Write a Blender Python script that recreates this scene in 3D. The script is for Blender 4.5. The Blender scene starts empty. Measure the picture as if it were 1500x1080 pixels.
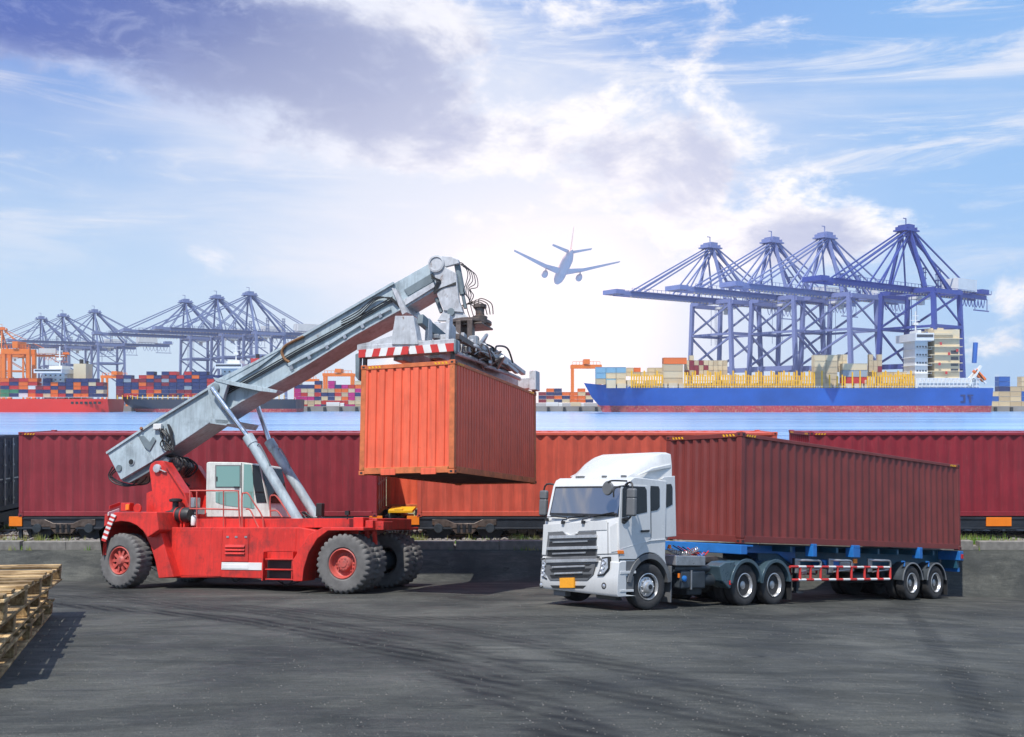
import bpy, math, random
from mathutils import Vector, Matrix
R = math.radians
random.seed(7)
scn = bpy.context.scene
# ------------------------------------------------------------------ camera
FPX, CX, HY, CAMZ = 1400.0, 750.0, 588.0, 5.0     # focal length in photo pixels, centre column, horizon row, eye height
cd = bpy.data.cameras.new("camera"); cam = bpy.data.objects.new("camera", cd)
scn.collection.objects.link(cam); scn.camera = cam
cam.location = (0, 0, CAMZ); cam.rotation_euler = (R(90), 0, 0)
cd.sensor_width = 36; cd.lens = 36*FPX/1500; cd.shift_y = (HY-540)/1500
cd.clip_start = .1; cd.clip_end = 9000
# ------------------------------------------------------------------ world / sun
TOSUN = Vector((-.22, -.41, .885)).normalized()
world = bpy.data.worlds.new("World"); scn.world = world; world.use_nodes = True
def build_sky():
    nt = world.node_tree; nt.nodes.clear(); N = nt.nodes.new; L = nt.links.new
    def val(v):
        return v
    def mth(op, a, b=None, c=None, clamp=False):
        n = N('ShaderNodeMath'); n.operation = op; n.use_clamp = clamp
        for i, q in enumerate((a, b, c)):
            if q is None: continue
            if isinstance(q, (int, float)): n.inputs[i].default_value = q
            else: L(q, n.inputs[i])
        return n.outputs[0]
    def mix(f, a, b):
        n = N('ShaderNodeMix'); n.data_type = 'RGBA'; n.clamp_factor = True
        for s, q in ((0, f), (6, a), (7, b)):
            if isinstance(q, (int, float)): n.inputs[s].default_value = q
            elif isinstance(q, tuple): n.inputs[s].default_value = (*q, 1)
            else: L(q, n.inputs[s])
        return n.outputs[2]
    def sstep(v, a, b):
        n = N('ShaderNodeMapRange'); n.interpolation_type = 'SMOOTHSTEP'
        L(v, n.inputs[0]); n.inputs[1].default_value = a; n.inputs[2].default_value = b
        return n.outputs[0]
    tc = N('ShaderNodeTexCoord'); sp = N('ShaderNodeSeparateXYZ'); L(tc.outputs['Generated'], sp.inputs[0])
    x, y, z = sp.outputs
    az = mth('ARCTAN2', x, y); el = mth('ARCSINE', z)
    def noise(sc, det, rough, stretch=(1, 1, 1), dist=0., off=(0, 0, 0)):
        m = N('ShaderNodeMapping'); L(tc.outputs['Generated'], m.inputs[0])
        m.inputs['Scale'].default_value = stretch; m.inputs['Location'].default_value = off
        n = N('ShaderNodeTexNoise'); L(m.outputs[0], n.inputs[0])
        n.inputs['Scale'].default_value = sc; n.inputs['Detail'].default_value = det
        n.inputs['Roughness'].default_value = rough; n.inputs['Distortion'].default_value = dist
        return n.outputs[0]
    n3 = noise(2.2, 6, .5, (1, 1, 3.2), .2, (7, 1, 4))
    n4 = noise(7, 10, .68, (.5, .5, 3.5), .9, (2, 5, 1))
    def blob(px, py, sx, sy, wob=.0):
        a0 = math.atan((px-750)/1400); e0 = math.atan((588-py)/1400)
        dx = mth('DIVIDE', mth('SUBTRACT', az, a0), sx/1400); dy = mth('DIVIDE', mth('SUBTRACT', el, e0), sy/1400)
        d2 = mth('ADD', mth('MULTIPLY', dx, dx), mth('MULTIPLY', dy, dy))
        return mth('EXPONENT', mth('MULTIPLY', d2, -1.0))
    def add(*a):
        r = a[0]
        for q in a[1:]: r = mth('ADD', r, q)
        return r
    # clear sky: Nishita tinted by the measured gradient
    sky = N('ShaderNodeTexSky'); sky.sky_type = 'NISHITA'; sky.sun_disc = False
    sky.sun_elevation = math.asin(TOSUN.z); sky.sun_rotation = math.atan2(TOSUN.x, TOSUN.y)
    sc = N('ShaderNodeVectorMath'); sc.operation = 'SCALE'; L(sky.outputs[0], sc.inputs[0]); sc.inputs[3].default_value = .1
    g1 = mix(sstep(el, .0, .50), (.60, .79, 1.0), (.17, .36, .84))
    g1 = mix(mth('MULTIPLY', sstep(az, .05, .45), .65), g1, (.27, .55, .97))
    base = mix(.88, sc.outputs[0], g1)
    # veil of thin cloud over the middle
    veil = mth('MULTIPLY', sstep(add(n3, mth('MULTIPLY', n4, .35), mth('MULTIPLY', blob(640, 260, 520, 260), .40)), .70, 1.06), .75)
    base = mix(veil, base, (.80, .84, .95))
    # cumulus: density from noise plus the places where the photograph has its clouds; sampled again a little higher for the shaded undersides
    bl = add(mth('MULTIPLY', blob(130, 70, 330, 70), .42), mth('MULTIPLY', blob(420, 150, 230, 80), .36), mth('MULTIPLY', blob(700, 215, 190, 55), .36),
             mth('MULTIPLY', blob(1000, 265, 105, 75), .44), mth('MULTIPLY', blob(1190, 362, 120, 34), .44), mth('MULTIPLY', blob(560, 80, 190, 80), .15),
             mth('MULTIPLY', blob(900, 60, 420, 70), .10), mth('MULTIPLY', blob(150, 330, 420, 130), -.22), mth('MULTIPLY', blob(1370, 190, 210, 130), -.16), mth('MULTIPLY', blob(40, 190, 160, 70), -.2))
    def dens(dz):
        a_ = noise(6.2, 10, .62, (1, 1, 1.9), .3, (.3, .1, .2+dz*2)); b_ = noise(15, 9, .62, (1, 1, 1.5), .2, (3, 1, 2+dz*1.5))
        return add(.5, mth('MULTIPLY', mth('SUBTRACT', a_, .5), 1.35), mth('MULTIPLY', mth('SUBTRACT', b_, .5), .55))
    d0 = add(dens(0), bl); d1 = add(dens(.045), bl)
    cm = sstep(d0, .56, .80)
    body = sstep(d1, .62, 1.0)
    wht = mix(mth('MULTIPLY', blob(150, 130, 420, 210), .95), (1.08, 1.05, 1.06), (.56, .66, .90))
    cc = mix(mth('MULTIPLY', body, .95), wht, (.50, .55, .76))
    dark = mth('MULTIPLY', blob(90, 55, 360, 85), sstep(d1, .50, .85))
    cc = mix(mth('MULTIPLY', dark, 1.35, clamp=True), cc, (.10, .15, .42))
    cc = mix(mth('MULTIPLY', sstep(noise(19, 8, .66, (1, 1, 2.2), .5, (1, 2, 9)), .50, .70), .30), cc, (.80, .84, .98))
    cc = mix(mth('MULTIPLY', sstep(noise(9, 8, .66, (1, 1, 2.6), .5, (4, 2, 3)), .50, .68), .35), cc, (.34, .40, .66))
    mid = mth('MULTIPLY', blob(400, 130, 240, 110), body)
    cc = mix(mth('MULTIPLY', mid, .6), cc, (.33, .38, .60))
    # thin streaks high up
    base = mix(mth('MULTIPLY', mth('MULTIPLY', sstep(n4, .48, .68), sstep(el, .06, .28)), .75), base, (.86, .88, .96))
    col = mix(mth('MULTIPLY', cm, .95), base, cc)
    blue_l = mth('MULTIPLY', blob(-80, 20, 260, 170), .5)
    col = mix(blue_l, col, (.09, .17, .60))
    # warm brightness low in the middle
    gl = add(mth('MULTIPLY', blob(810, 500, 150, 125), .9), mth('MULTIPLY', blob(800, 470, 330, 220), .62))
    col = mix(mth('MINIMUM', gl, 1.0), col, (1.22, 1.10, 1.13))
    below = sstep(el, -.002, -.05)
    col = mix(below, col, (.35, .42, .5))
    bg = N('ShaderNodeBackground'); L(col, bg.inputs[0]); bg.inputs[1].default_value = 1.0
    out = N('ShaderNodeOutputWorld'); L(bg.outputs[0], out.inputs[0])
build_sky()
sd = bpy.data.lights.new("sun", 'SUN'); sd.energy = 5.0; sd.angle = R(.6); sd.color = (1, .955, .89)
sun = bpy.data.objects.new("sun", sd); scn.collection.objects.link(sun)
sun.rotation_euler = (-TOSUN).to_track_quat('-Z', 'Y').to_euler()
scn.view_settings.view_transform = 'Standard'; scn.view_settings.look = 'None'
scn.view_settings.exposure = 0.05; scn.view_settings.gamma = 1; scn.view_settings.use_curve_mapping = False
# ------------------------------------------------------------------ helpers
def tag(o, label=None, cat=None, group=None, kind=None):
    if label: o['label'] = label
    if cat: o['category'] = cat
    if group: o['group'] = group
    if kind: o['kind'] = kind
    return o
def link(o): scn.collection.objects.link(o); return o
def rigid(parent, o, M):
    if parent is not None:
        o.parent = parent; o.matrix_local = WM[parent.name].inverted() @ M if M is not None else Matrix()
        WM[o.name] = M if M is not None else WM[parent.name]
    else:
        M = M if M is not None else Matrix(); o.matrix_world = M; WM[o.name] = M.copy()
WM = {}
def empty(name, M, label, cat, group=None):
    o = link(bpy.data.objects.new(name, None)); o.empty_display_size = .3
    rigid(None, o, M); tag(o, label, cat, group); return o
class MB:
    def __init__(s): s.v = []; s.f = []
    def _add(s, vs, fs):
        b = len(s.v); s.v += [tuple(v) for v in vs]; s.f += [tuple(b+i for i in f) for f in fs]; return s
    def box(s, x0, x1, y0, y1, z0, z1):
        if x0 > x1: x0, x1 = x1, x0
        if y0 > y1: y0, y1 = y1, y0
        if z0 > z1: z0, z1 = z1, z0
        vs = [(x, y, z) for x in (x0, x1) for y in (y0, y1) for z in (z0, z1)]
        return s._add(vs, [(0, 1, 3, 2), (4, 6, 7, 5), (0, 4, 5, 1), (2, 3, 7, 6), (0, 2, 6, 4), (1, 5, 7, 3)])
    def beam(s, p0, p1, w, h, up=(0, 0, 1), w2=None, h2=None):
        p0 = Vector(p0); p1 = Vector(p1); d = (p1-p0).normalized(); up = Vector(up)
        if abs(d.dot(up)) > .98: up = Vector((0, 1, 0))
        a = d.cross(up).normalized(); b = a.cross(d).normalized()
        w2 = w if w2 is None else w2; h2 = h if h2 is None else h2
        vs = []
        for p, ww, hh in ((p0, w, h), (p1, w2, h2)):
            for i, j in ((-1, -1), (1, -1), (1, 1), (-1, 1)): vs.append(p+a*(i*ww/2)+b*(j*hh/2))
        return s._add(vs, [(3, 2, 1, 0), (4, 5, 6, 7), (0, 1, 5, 4), (1, 2, 6, 5), (2, 3, 7, 6), (3, 0, 4, 7)])
    def tube(s, p0, p1, r, n=10, r2=None):
        return s.path([p0, p1], r, n, r2)
    def path(s, pts, r, n=6, r2=None, closed=False):
        pts = [Vector(p) for p in pts]; m = len(pts); vs = []; r2 = r if r2 is None else r2
        t = (pts[1]-pts[0]).normalized(); u = t.orthogonal().normalized()
        for i, p in enumerate(pts):
            if i == 0: tt = pts[1]-pts[0]
            elif i == m-1: tt = pts[-1]-pts[-2]
            else: tt = (pts[i+1]-pts[i]).normalized()+(pts[i]-pts[i-1]).normalized()
            tt.normalize(); u = (u-tt*u.dot(tt)).normalized(); w = tt.cross(u)
            rr = r+(r2-r)*i/(m-1)
            for k in range(n):
                a = 2*math.pi*k/n; vs.append(p+u*(rr*math.cos(a))+w*(rr*math.sin(a)))
        fs = [(i*n+k, i*n+(k+1) % n, (i+1)*n+(k+1) % n, (i+1)*n+k) for i in range(m-1) for k in range(n)]
        fs += [tuple(reversed(range(n))), tuple(range((m-1)*n, m*n))]
        return s._add(vs, fs)
    def prism(s, pts, axis, c0, c1):
        n = len(pts)
        f = {'x': lambda a, b, c: (c, a, b), 'y': lambda a, b, c: (a, c, b), 'z': lambda a, b, c: (a, b, c)}[axis]
        area = sum(pts[i][0]*pts[(i+1) % n][1]-pts[(i+1) % n][0]*pts[i][1] for i in range(n))
        if area < 0: pts = list(reversed(pts))
        if c0 > c1: c0, c1 = c1, c0
        vs = [f(a, b, c0) for a, b in pts]+[f(a, b, c1) for a, b in pts]
        fs = [tuple(reversed(range(n))), tuple(range(n, 2*n))]+[(i, (i+1) % n, n+(i+1) % n, n+i) for i in range(n)]
        if axis == 'y': fs = [tuple(reversed(q)) for q in fs]
        return s._add(vs, fs)
    def lathe(s, prof, o, axis='y', n=24, mod=None):
        # prof: (radius, offset along axis)
        o = Vector(o); vs = []
        for j, (r, h) in enumerate(prof):
            for k in range(n):
                a = 2*math.pi*k/n; rr = r*(mod(j, k) if mod else 1)
                c, q = rr*math.cos(a), rr*math.sin(a)
                vs.append(o+Vector({'x': (h, c, q), 'y': (c, h, q), 'z': (c, q, h)}[axis]))
        m = len(prof)
        fs = [(j*n+k, j*n+(k+1) % n, (j+1)*n+(k+1) % n, (j+1)*n+k) for j in range(m-1) for k in range(n)]
        fs += [tuple(range(n)), tuple(range((m-1)*n, m*n))]
        return s._add(vs, fs)
    def loft(s, rings, cap=True):
        n = len(rings[0]); vs = [p for r in rings for p in r]; m = len(rings)
        fs = [(j*n+k, j*n+(k+1) % n, (j+1)*n+(k+1) % n, (j+1)*n+k) for j in range(m-1) for k in range(n)]
        if cap: fs += [tuple(range(n)), tuple(range((m-1)*n, m*n))]
        return s._add(vs, fs)
    def mesh(s, name, mat, smooth=True, ang=38):
        me = bpy.data.meshes.new(name); me.from_pydata(s.v, [], s.f)
        import bmesh
        b = bmesh.new(); b.from_mesh(me); bmesh.ops.recalc_face_normals(b, faces=b.faces); b.to_mesh(me); b.free()
        me.materials.append(mat)
        if smooth:
            me.polygons.foreach_set('use_smooth', [True]*len(me.polygons)); me.set_sharp_from_angle(angle=R(ang))
        me.update(); return me
    def build(s, name, mat, parent=None, M=None, bevel=0, label=None, smooth=True, ang=38, seg=2):
        return put(name, s.mesh(name, mat, smooth, ang), parent, M, bevel, label, seg)
def put(name, me, parent=None, M=None, bevel=0, label=None, seg=2):
    o = link(bpy.data.objects.new(name, me)); rigid(parent, o, M)
    if bevel:
        b = o.modifiers.new('bevel', 'BEVEL'); b.width = bevel; b.segments = seg; b.limit_method = 'ANGLE'; b.angle_limit = R(38)
        b.harden_normals = True
    if label: o['label'] = label
    return o
def curve(pts, k=6):
    pts = [Vector(p) for p in pts]; P = [pts[0]]+pts+[pts[-1]]; out = []
    for i in range(1, len(P)-2):
        a, b, c, d = P[i-1:i+3]
        for j in range(k):
            t = j/k
            out.append(.5*((2*b)+(c-a)*t+(2*a-5*b+4*c-d)*t*t+(3*b-a-3*c+d)*t**3))
    out.append(pts[-1]); return out
def copy_tree(o, M, label=None, group=None):
    r = o.copy(); link(r); r.matrix_world = M; WM[r.name] = M.copy()
    if label: r['label'] = label
    if group: r['group'] = group
    for c in list(o.children):
        k = c.copy(); link(k); k.parent = r
        for g in c.children:
            q = g.copy(); link(q); q.parent = k
    return r
def W(px, py, Z):           # point of the place seen at photo pixel (px, py), Z metres ahead
    return Vector(((px-CX)/FPX*Z, Z, CAMZ-(py-HY)/FPX*Z))
class Frame:
    def __init__(s, M): s.M = M; s.inv = M.inverted()
    def hit(s, px, py, axis, c):
        o = s.inv @ Vector((0, 0, CAMZ)); d = (s.inv @ W(px, py, 10))-o
        t = (c-o[axis])/d[axis]; return o+d*t
def frame(origin, heading, n):
    n = Vector(n).normalized(); h = Vector((heading[0], heading[1], 0)); ex = (h-n*h.dot(n)).normalized()
    ey = n.cross(ex); M = Matrix((ex, ey, n)).transposed().to_4x4(); M.translation = Vector(origin); return M
def loc(x, y, z, rz=0): return Matrix.Translation((x, y, z)) @ Matrix.Rotation(rz, 4, 'Z')
# ground: an apron that falls away from the camera, then banks up to the railway
SL = .13; G0 = 3.166; RX = .040
def sm(a, b, v):
    t = min(1, max(0, (v-a)/(b-a))); return t*t*(3-2*t)
def ground(x, y):
    d = max(0, x-3) if x > 4 else (max(0, x-2)**2)/4 if x > 2 else 0
    z = G0-SL*max(y, 3)-RX*min(d, 16)
    return z+(-.05-z)*sm(31.1, 32.5, y)
NL = (0, SL, 1); NR = (RX, SL, 1)
def on_ground(px, py, right=False):
    Z = 20.
    for _ in range(60):
        X = (px-CX)/FPX*Z; Z += ((CAMZ-ground(X, Z))*FPX/(py-HY)-Z)*.6
    return Vector(((px-CX)/FPX*Z, Z, ground((px-CX)/FPX*Z, Z)))
# ------------------------------------------------------------------ materials
def mat(name, col, rough=.5, metal=0., var=.2, scale=2.5, bump=0., rust=0., rustcol=(.16, .07, .035), streak=0., coat=0., bscale=30, spec=.5, grime=0., grimecol=(.035, .032, .03)):
    m = bpy.data.materials.new(name); m.use_nodes = True; nt = m.node_tree; N = nt.nodes.new; L = nt.links.new
    b = nt.nodes['Principled BSDF']; b.inputs['Roughness'].default_value = rough; b.inputs['Metallic'].default_value = metal
    b.inputs['Specular IOR Level'].default_value = spec
    if coat: b.inputs['Coat Weight'].default_value = coat; b.inputs['Coat Roughness'].default_value = .08
    tc = N('ShaderNodeTexCoord')
    def noise(sc, det=5, st=(1, 1, 1), ro=.6):
        mp = N('ShaderNodeMapping'); mp.inputs['Scale'].default_value = st; L(tc.outputs['Object'], mp.inputs[0])
        n = N('ShaderNodeTexNoise'); L(mp.outputs[0], n.inputs[0]); n.inputs['Scale'].default_value = sc
        n.inputs['Detail'].default_value = det; n.inputs['Roughness'].default_value = ro; return n.outputs[0]
    def ramp(fac, a, bb, ca, cb):
        r = N('ShaderNodeValToRGB'); L(fac, r.inputs[0]); e = r.color_ramp.elements
        e[0].position = a; e[1].position = bb; e[0].color = (*ca, 1); e[1].color = (*cb, 1); return r.outputs[0]
    c = ramp(noise(scale), .3, .72, tuple(q*(1-var) for q in col), tuple(min(1, q*(1+var*.8)) for q in col))
    def mixc(f, a, colr, ty='MIX'):
        x = N('ShaderNodeMix'); x.data_type = 'RGBA'; x.blend_type = ty
        L(f, x.inputs[0]); L(a, x.inputs[6]); x.inputs[7].default_value = (*colr, 1); return x.outputs[2]
    if streak:
        f = ramp(noise(3.2, 6, (3, 3, .22)), .48, .75, (0,)*3, (streak,)*3)
        c = mixc(f, c, tuple(q*.35+.02 for q in col))
        f = ramp(noise(9, 4, (2, 2, .25)), .56, .8, (0,)*3, (streak*.7,)*3)
        c = mixc(f, c, tuple(min(1, q*1.25+.05) for q in col))
    if rust:
        f = ramp(noise(4.5, 9, (1, 1, .7), .7), .70-rust*.22, .78-rust*.2, (0,)*3, (1,)*3)
        c = mixc(f, c, rustcol)
        rr = ramp(noise(4.5, 9, (1, 1, .7), .7), .70-rust*.22, .78-rust*.2, (rough,)*3, (.85,)*3); L(rr, b.inputs['Roughness'])
    else:
        rr = ramp(noise(scale*2.3, 6), .3, .75, (max(.02, rough-.08),)*3, (min(1, rough+.14),)*3); L(rr, b.inputs['Roughness'])
    if grime:
        f = ramp(noise(1.7, 9, (1, 1, .8), .72), .50, .66, (0,)*3, (grime,)*3); c = mixc(f, c, grimecol)
        f = ramp(noise(14, 7, (1, 1, .35), .75), .60, .70, (0,)*3, (grime,)*3); c = mixc(f, c, tuple(q*.6 for q in grimecol))
        f = ramp(noise(22, 5, (1, 1, 1), .7), .68, .74, (0,)*3, (grime*.8,)*3); c = mixc(f, c, (.5, .42, .38))
    L(c, b.inputs['Base Color'])
    if bump:
        bn = N('ShaderNodeBump'); bn.inputs['Strength'].default_value = bump; bn.inputs['Distance'].default_value = .02
        L(noise(bscale, 6), bn.inputs['Height']); L(bn.outputs[0], b.inputs['Normal'])
    return m
def glass(name, col, rough=.06, metal=0.):
    m = bpy.data.materials.new(name); m.use_nodes = True; b = m.node_tree.nodes['Principled BSDF']
    b.inputs['Base Color'].default_value = (*col, 1); b.inputs['Roughness'].default_value = rough
    b.inputs['Metallic'].default_value = metal; b.inputs['Specular IOR Level'].default_value = .9; b.inputs['Coat Weight'].default_value = .6; b.inputs['Coat Roughness'].default_value = .02
    return m
K = dict(
 red=mat('machine_red', (.66, .035, .025), .36, var=.22, scale=1.1, streak=.5, rust=.22, rustcol=(.10, .02, .015), bump=.06, grime=.5),
 redrim=mat('rim_red', (.55, .09, .07), .55, var=.3, rust=.3, grime=.6, grimecol=(.12, .09, .08)),
 boom=mat('boom_grey_blue', (.40, .48, .52), .42, var=.2, scale=1.3, streak=.55, rust=.2, bump=.06, grime=.42, grimecol=(.10, .12, .13)),
 boomd=mat('boom_steel_dark', (.16, .20, .22), .5, var=.3, rust=.2),
 spread=mat('spreader_grey', (.50, .52, .55), .45, var=.25, scale=3, streak=.5, rust=.45, bump=.08, grime=.5, grimecol=(.14, .12, .11)),
 greasy=mat('greasy_steel', (.13, .10, .085), .4, metal=.3, var=.5, scale=6, rust=.5),
 chrome=mat('chrome_rod', (.78, .80, .82), .13, metal=1, var=.05),
 white=mat('cab_white_worn', (.62, .64, .60), .45, var=.14, scale=3, streak=.4, rust=.25, grime=.3, grimecol=(.2, .17, .14)),
 truckw=mat('truck_white', (.62, .63, .625), .25, var=.06, scale=.9, coat=.5, streak=.10, grime=.12, grimecol=(.35, .33, .30)),
 blk=mat('black_plastic', (.022, .023, .025), .5, var=.3),
 grey=mat('grey_plastic', (.13, .135, .14), .42, var=.2),
 rub=mat('rubber', (.035, .035, .036), .82, var=.35, scale=5, bump=.25, bscale=60),
 rubdust=mat('dusty_rubber', (.14, .135, .13), .88, var=.35, scale=3, bump=.3, bscale=40),
 alu=mat('wheel_silver', (.66, .66, .66), .32, metal=.75, var=.2, scale=6),
 tankm=mat('bare_steel', (.42, .43, .44), .35, metal=.7, var=.3, scale=4),
 chas=mat('chassis_dark', (.035, .045, .055), .5, var=.4, scale=5, rust=.15),
 fend=mat('fender_teal', (.055, .095, .12), .3, var=.2, coat=.3),
 blue=mat('trailer_blue', (.02, .16, .48), .4, var=.2, rust=.15),
 teal=mat('trailer_teal', (.015, .08, .13), .45, var=.3, rust=.15),
 plate=mat('plate_yellow', (.85, .36, .02), .5, var=.08, scale=12),
 amber=mat('amber_lens', (.9, .22, .02), .25, var=.05),
 redlens=mat('red_lens', (.6, .02, .02), .25, var=.05),
 lens=mat('clear_lens', (.65, .67, .7), .12, metal=.6, var=.3, scale=14),
 glassd=glass('windscreen', (.34, .33, .33), .04, .85),
 glassk=glass('dark_glass', (.012, .014, .016), .05),
 glassg=glass('green_glass', (.20, .36, .31), .08, .3),
 crust=mat('container_orange', (.80, .13, .06), .55, var=.14, scale=1.2, streak=.5, rust=.16, rustcol=(.20, .07, .02), bump=.05),
 crustf=mat('container_orange_frame', (.58, .15, .05), .6, var=.3, scale=4, rust=.5, rustcol=(.24, .12, .03)),
 cbrown=mat('container_brown', (.19, .034, .028), .5, var=.22, scale=.9, streak=.3, rust=.08),
 cmar=mat('container_maroon', (.28, .030, .042), .5, var=.2, scale=.9, streak=.55, rust=.07),
 cmar2=mat('container_crimson', (.26, .018, .030), .5, var=.2, scale=.9, streak=.6, rust=.1, rustcol=(.35, .13, .1)),
 cred=mat('container_brick_red', (.58, .095, .055), .5, var=.2, scale=.9, streak=.5, rust=.06),
 cnavy=mat('container_navy', (.018, .026, .055), .5, var=.35, scale=1.5, streak=.6, rust=.15),
 underfl=mat('container_floor', (.10, .05, .04), .8, var=.4, scale=2),
 yellow=mat('safety_yellow', (.80, .42, .01), .5, var=.15, rust=.1),
 orange=mat('wagon_orange', (.88, .22, .01), .5, var=.08, scale=3),
 wag=mat('wagon_black', (.02, .026, .036), .55, var=.4, scale=3, rust=.2),
 stripew=mat('stripe_white', (.72, .72, .70), .5, var=.12, rust=.15),
 striper=mat('stripe_red', (.55, .035, .03), .5, var=.15, rust=.15),
 conc=mat('kerb_concrete', (.21, .20, .18), .9, var=.3, scale=4, bump=.3, rust=.2, rustcol=(.20, .15, .10)),
 wood=None, rail=mat('rail_steel', (.16, .10, .07), .5, metal=.5, var=.3),
)

for m_, cw, sp_ in ((K['glassk'], 0, .45),):
    m_.node_tree.nodes['Principled BSDF'].inputs['Coat Weight'].default_value = cw; m_.node_tree.nodes['Principled BSDF'].inputs['Specular IOR Level'].default_value = sp_
# ------------------------------------------------------------------ ground materials
def asphalt_mat():
    m = bpy.data.materials.new('asphalt'); m.use_nodes = True; nt = m.node_tree; N = nt.nodes.new; L = nt.links.new
    b = nt.nodes['Principled BSDF']; tc = N('ShaderNodeTexCoord')
    def noise(sc, det=6, st=(1, 1, 1), ro=.6, dist=0):
        mp = N('ShaderNodeMapping'); mp.inputs['Scale'].default_value = st; L(tc.outputs['Object'], mp.inputs[0])
        n = N('ShaderNodeTexNoise'); L(mp.outputs[0], n.inputs[0]); n.inputs['Scale'].default_value = sc
        n.inputs['Detail'].default_value = det; n.inputs['Roughness'].default_value = ro; n.inputs['Distortion'].default_value = dist; return n.outputs[0]
    def ramp(f, a, c, ca, cb):
        r = N('ShaderNodeValToRGB'); L(f, r.inputs[0]); e = r.color_ramp.elements; e[0].position = a; e[1].position = c
        e[0].color = (*ca, 1) if isinstance(ca, tuple) else (ca, ca, ca, 1); e[1].color = (*cb, 1) if isinstance(cb, tuple) else (cb, cb, cb, 1); return r.outputs[0]
    def mth(op, a, c=None, clamp=False):
        n = N('ShaderNodeMath'); n.operation = op; n.use_clamp = clamp
        for i, q in enumerate((a, c)):
            if q is None: continue
            if isinstance(q, (int, float)): n.inputs[i].default_value = q
            else: L(q, n.inputs[i])
        return n.outputs[0]
    def mixc(f, a, c, ty='MIX'):
        x = N('ShaderNodeMix'); x.data_type = 'RGBA'; x.blend_type = ty
        L(f, x.inputs[0])
        for i, q in ((6, a), (7, c)):
            if isinstance(q, tuple): x.inputs[i].default_value = (*q, 1)
            else: L(q, x.inputs[i])
        return x.outputs[2]
    c = ramp(noise(.35, 8, (1, 1, 1), .62, .4), .32, .70, (.028, .031, .033), (.175, .172, .162))
    # worn band lengthwise (older, paler paving) and mottling
    c = mixc(ramp(noise(.16, 6, (.35, 1.6, 1), .6, .5), .46, .66, 0., .6), c, (.034, .037, .037))
    c = mixc(ramp(noise(2.6, 8, (.45, 1.5, 1), .7), .52, .72, 0., .5), c, (.22, .215, .205))
    c = mixc(ramp(noise(1.1, 7, (.3, 2.2, 1), .7, .8), .55, .68, 0., .6), c, (.032, .037, .038))
    c = mixc(ramp(noise(7, 8, (.22, 2.4, 1), .75, .6), .50, .68, 0., .55), c, (.025, .029, .031))
    c = mixc(ramp(noise(9, 8, (.3, 2.2, 1), .75, .6), .55, .74, 0., .5), c, (.26, .255, .245))
    c = mixc(ramp(noise(30, 6, (1, 1, 1), .8), .50, .66, 0., .55), c, (.022, .024, .026))
    c = mixc(ramp(noise(46, 4, (1, 1, 1), .8), .58, .72, 0., .6), c, (.30, .29, .28))
    c = mixc(ramp(noise(.55, 7, (.5, 1.3, 1), .66, 1.2), .50, .60, 0., .55), c, (.030, .033, .034))
    c = mixc(ramp(noise(1.9, 3, (1, 1, 1), .5, .2), .70, .76, 0., .75), c, (.012, .013, .014))
    # grit
    v = N('ShaderNodeTexVoronoi'); v.inputs['Scale'].default_value = 48; L(tc.outputs['Object'], v.inputs[0])
    g = ramp(v.outputs[0], .10, .30, 1., 0.)
    gm = mth('MULTIPLY', g, ramp(noise(.9, 5), 0.45, .66, .0, .6))
    c = mixc(gm, c, (.15, .145, .14))
    v2 = N('ShaderNodeTexVoronoi'); v2.inputs['Scale'].default_value = 70; L(tc.outputs['Object'], v2.inputs[0])
    c = mixc(ramp(v2.outputs[1], .25, .9, .0, .35), c, (.028, .031, .034))
    # curved tyre marks
    sp = N('ShaderNodeSeparateXYZ'); L(tc.outputs['Object'], sp.inputs[0]); X, Y, _ = sp.outputs
    edge = noise(1.6, 6)
    tread = N('ShaderNodeTexWave'); tread.inputs['Scale'].default_value = 1.6; tread.inputs['Distortion'].default_value = 2.2
    tread.bands_direction = 'DIAGONAL'; L(tc.outputs['Object'], tread.inputs[0])
    tr = None
    for cx, cy, r, w, s, thr in TRACKS:
        dx = mth('SUBTRACT', X, cx); dy = mth('SUBTRACT', Y, cy)
        d = mth('SQRT', mth('ADD', mth('MULTIPLY', dx, dx), mth('MULTIPLY', dy, dy)))
        d = mth('ABSOLUTE', mth('SUBTRACT', mth('ADD', d, mth('MULTIPLY', edge, .35)), r))
        f = N('ShaderNodeMapRange'); f.interpolation_type = 'SMOOTHSTEP'; L(d, f.inputs[0]); f.inputs[1].default_value = w; f.inputs[2].default_value = w*.35
        f.inputs[3].default_value = 0; f.inputs[4].default_value = s
        k = mth('MULTIPLY', f.outputs[0], ramp(noise(.6, 7, dist=1.2), .30, .50, .10, 1.))
        k = mth('MULTIPLY', k, mth('ADD', mth('MULTIPLY', tread.outputs[1], .65), .45), True)
        tr = k if tr is None else mth('MAXIMUM', tr, k)
    c = mixc(tr, c, (.010, .012, .013))
    one = N('ShaderNodeValue'); one.outputs[0].default_value = 1.; c = mixc(one.outputs[0], c, (.88, .90, .81), 'MULTIPLY')
    L(c, b.inputs['Base Color'])
    L(ramp(noise(1.2, 7), .35, .7, .62, .92), b.inputs['Roughness'])
    b.inputs['Specular IOR Level'].default_value = .35
    h = mth('ADD', mth('MULTIPLY', noise(38, 8, ro=.75), .7), mth('ADD', mth('MULTIPLY', g, .5), mth('MULTIPLY', noise(5, 6), 1.2)))
    bn = N('ShaderNodeBump'); bn.inputs['Strength'].default_value = .8; bn.inputs['Distance'].default_value = .04
    L(h, bn.inputs['Height']); L(bn.outputs[0], b.inputs['Normal']); return m
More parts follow.
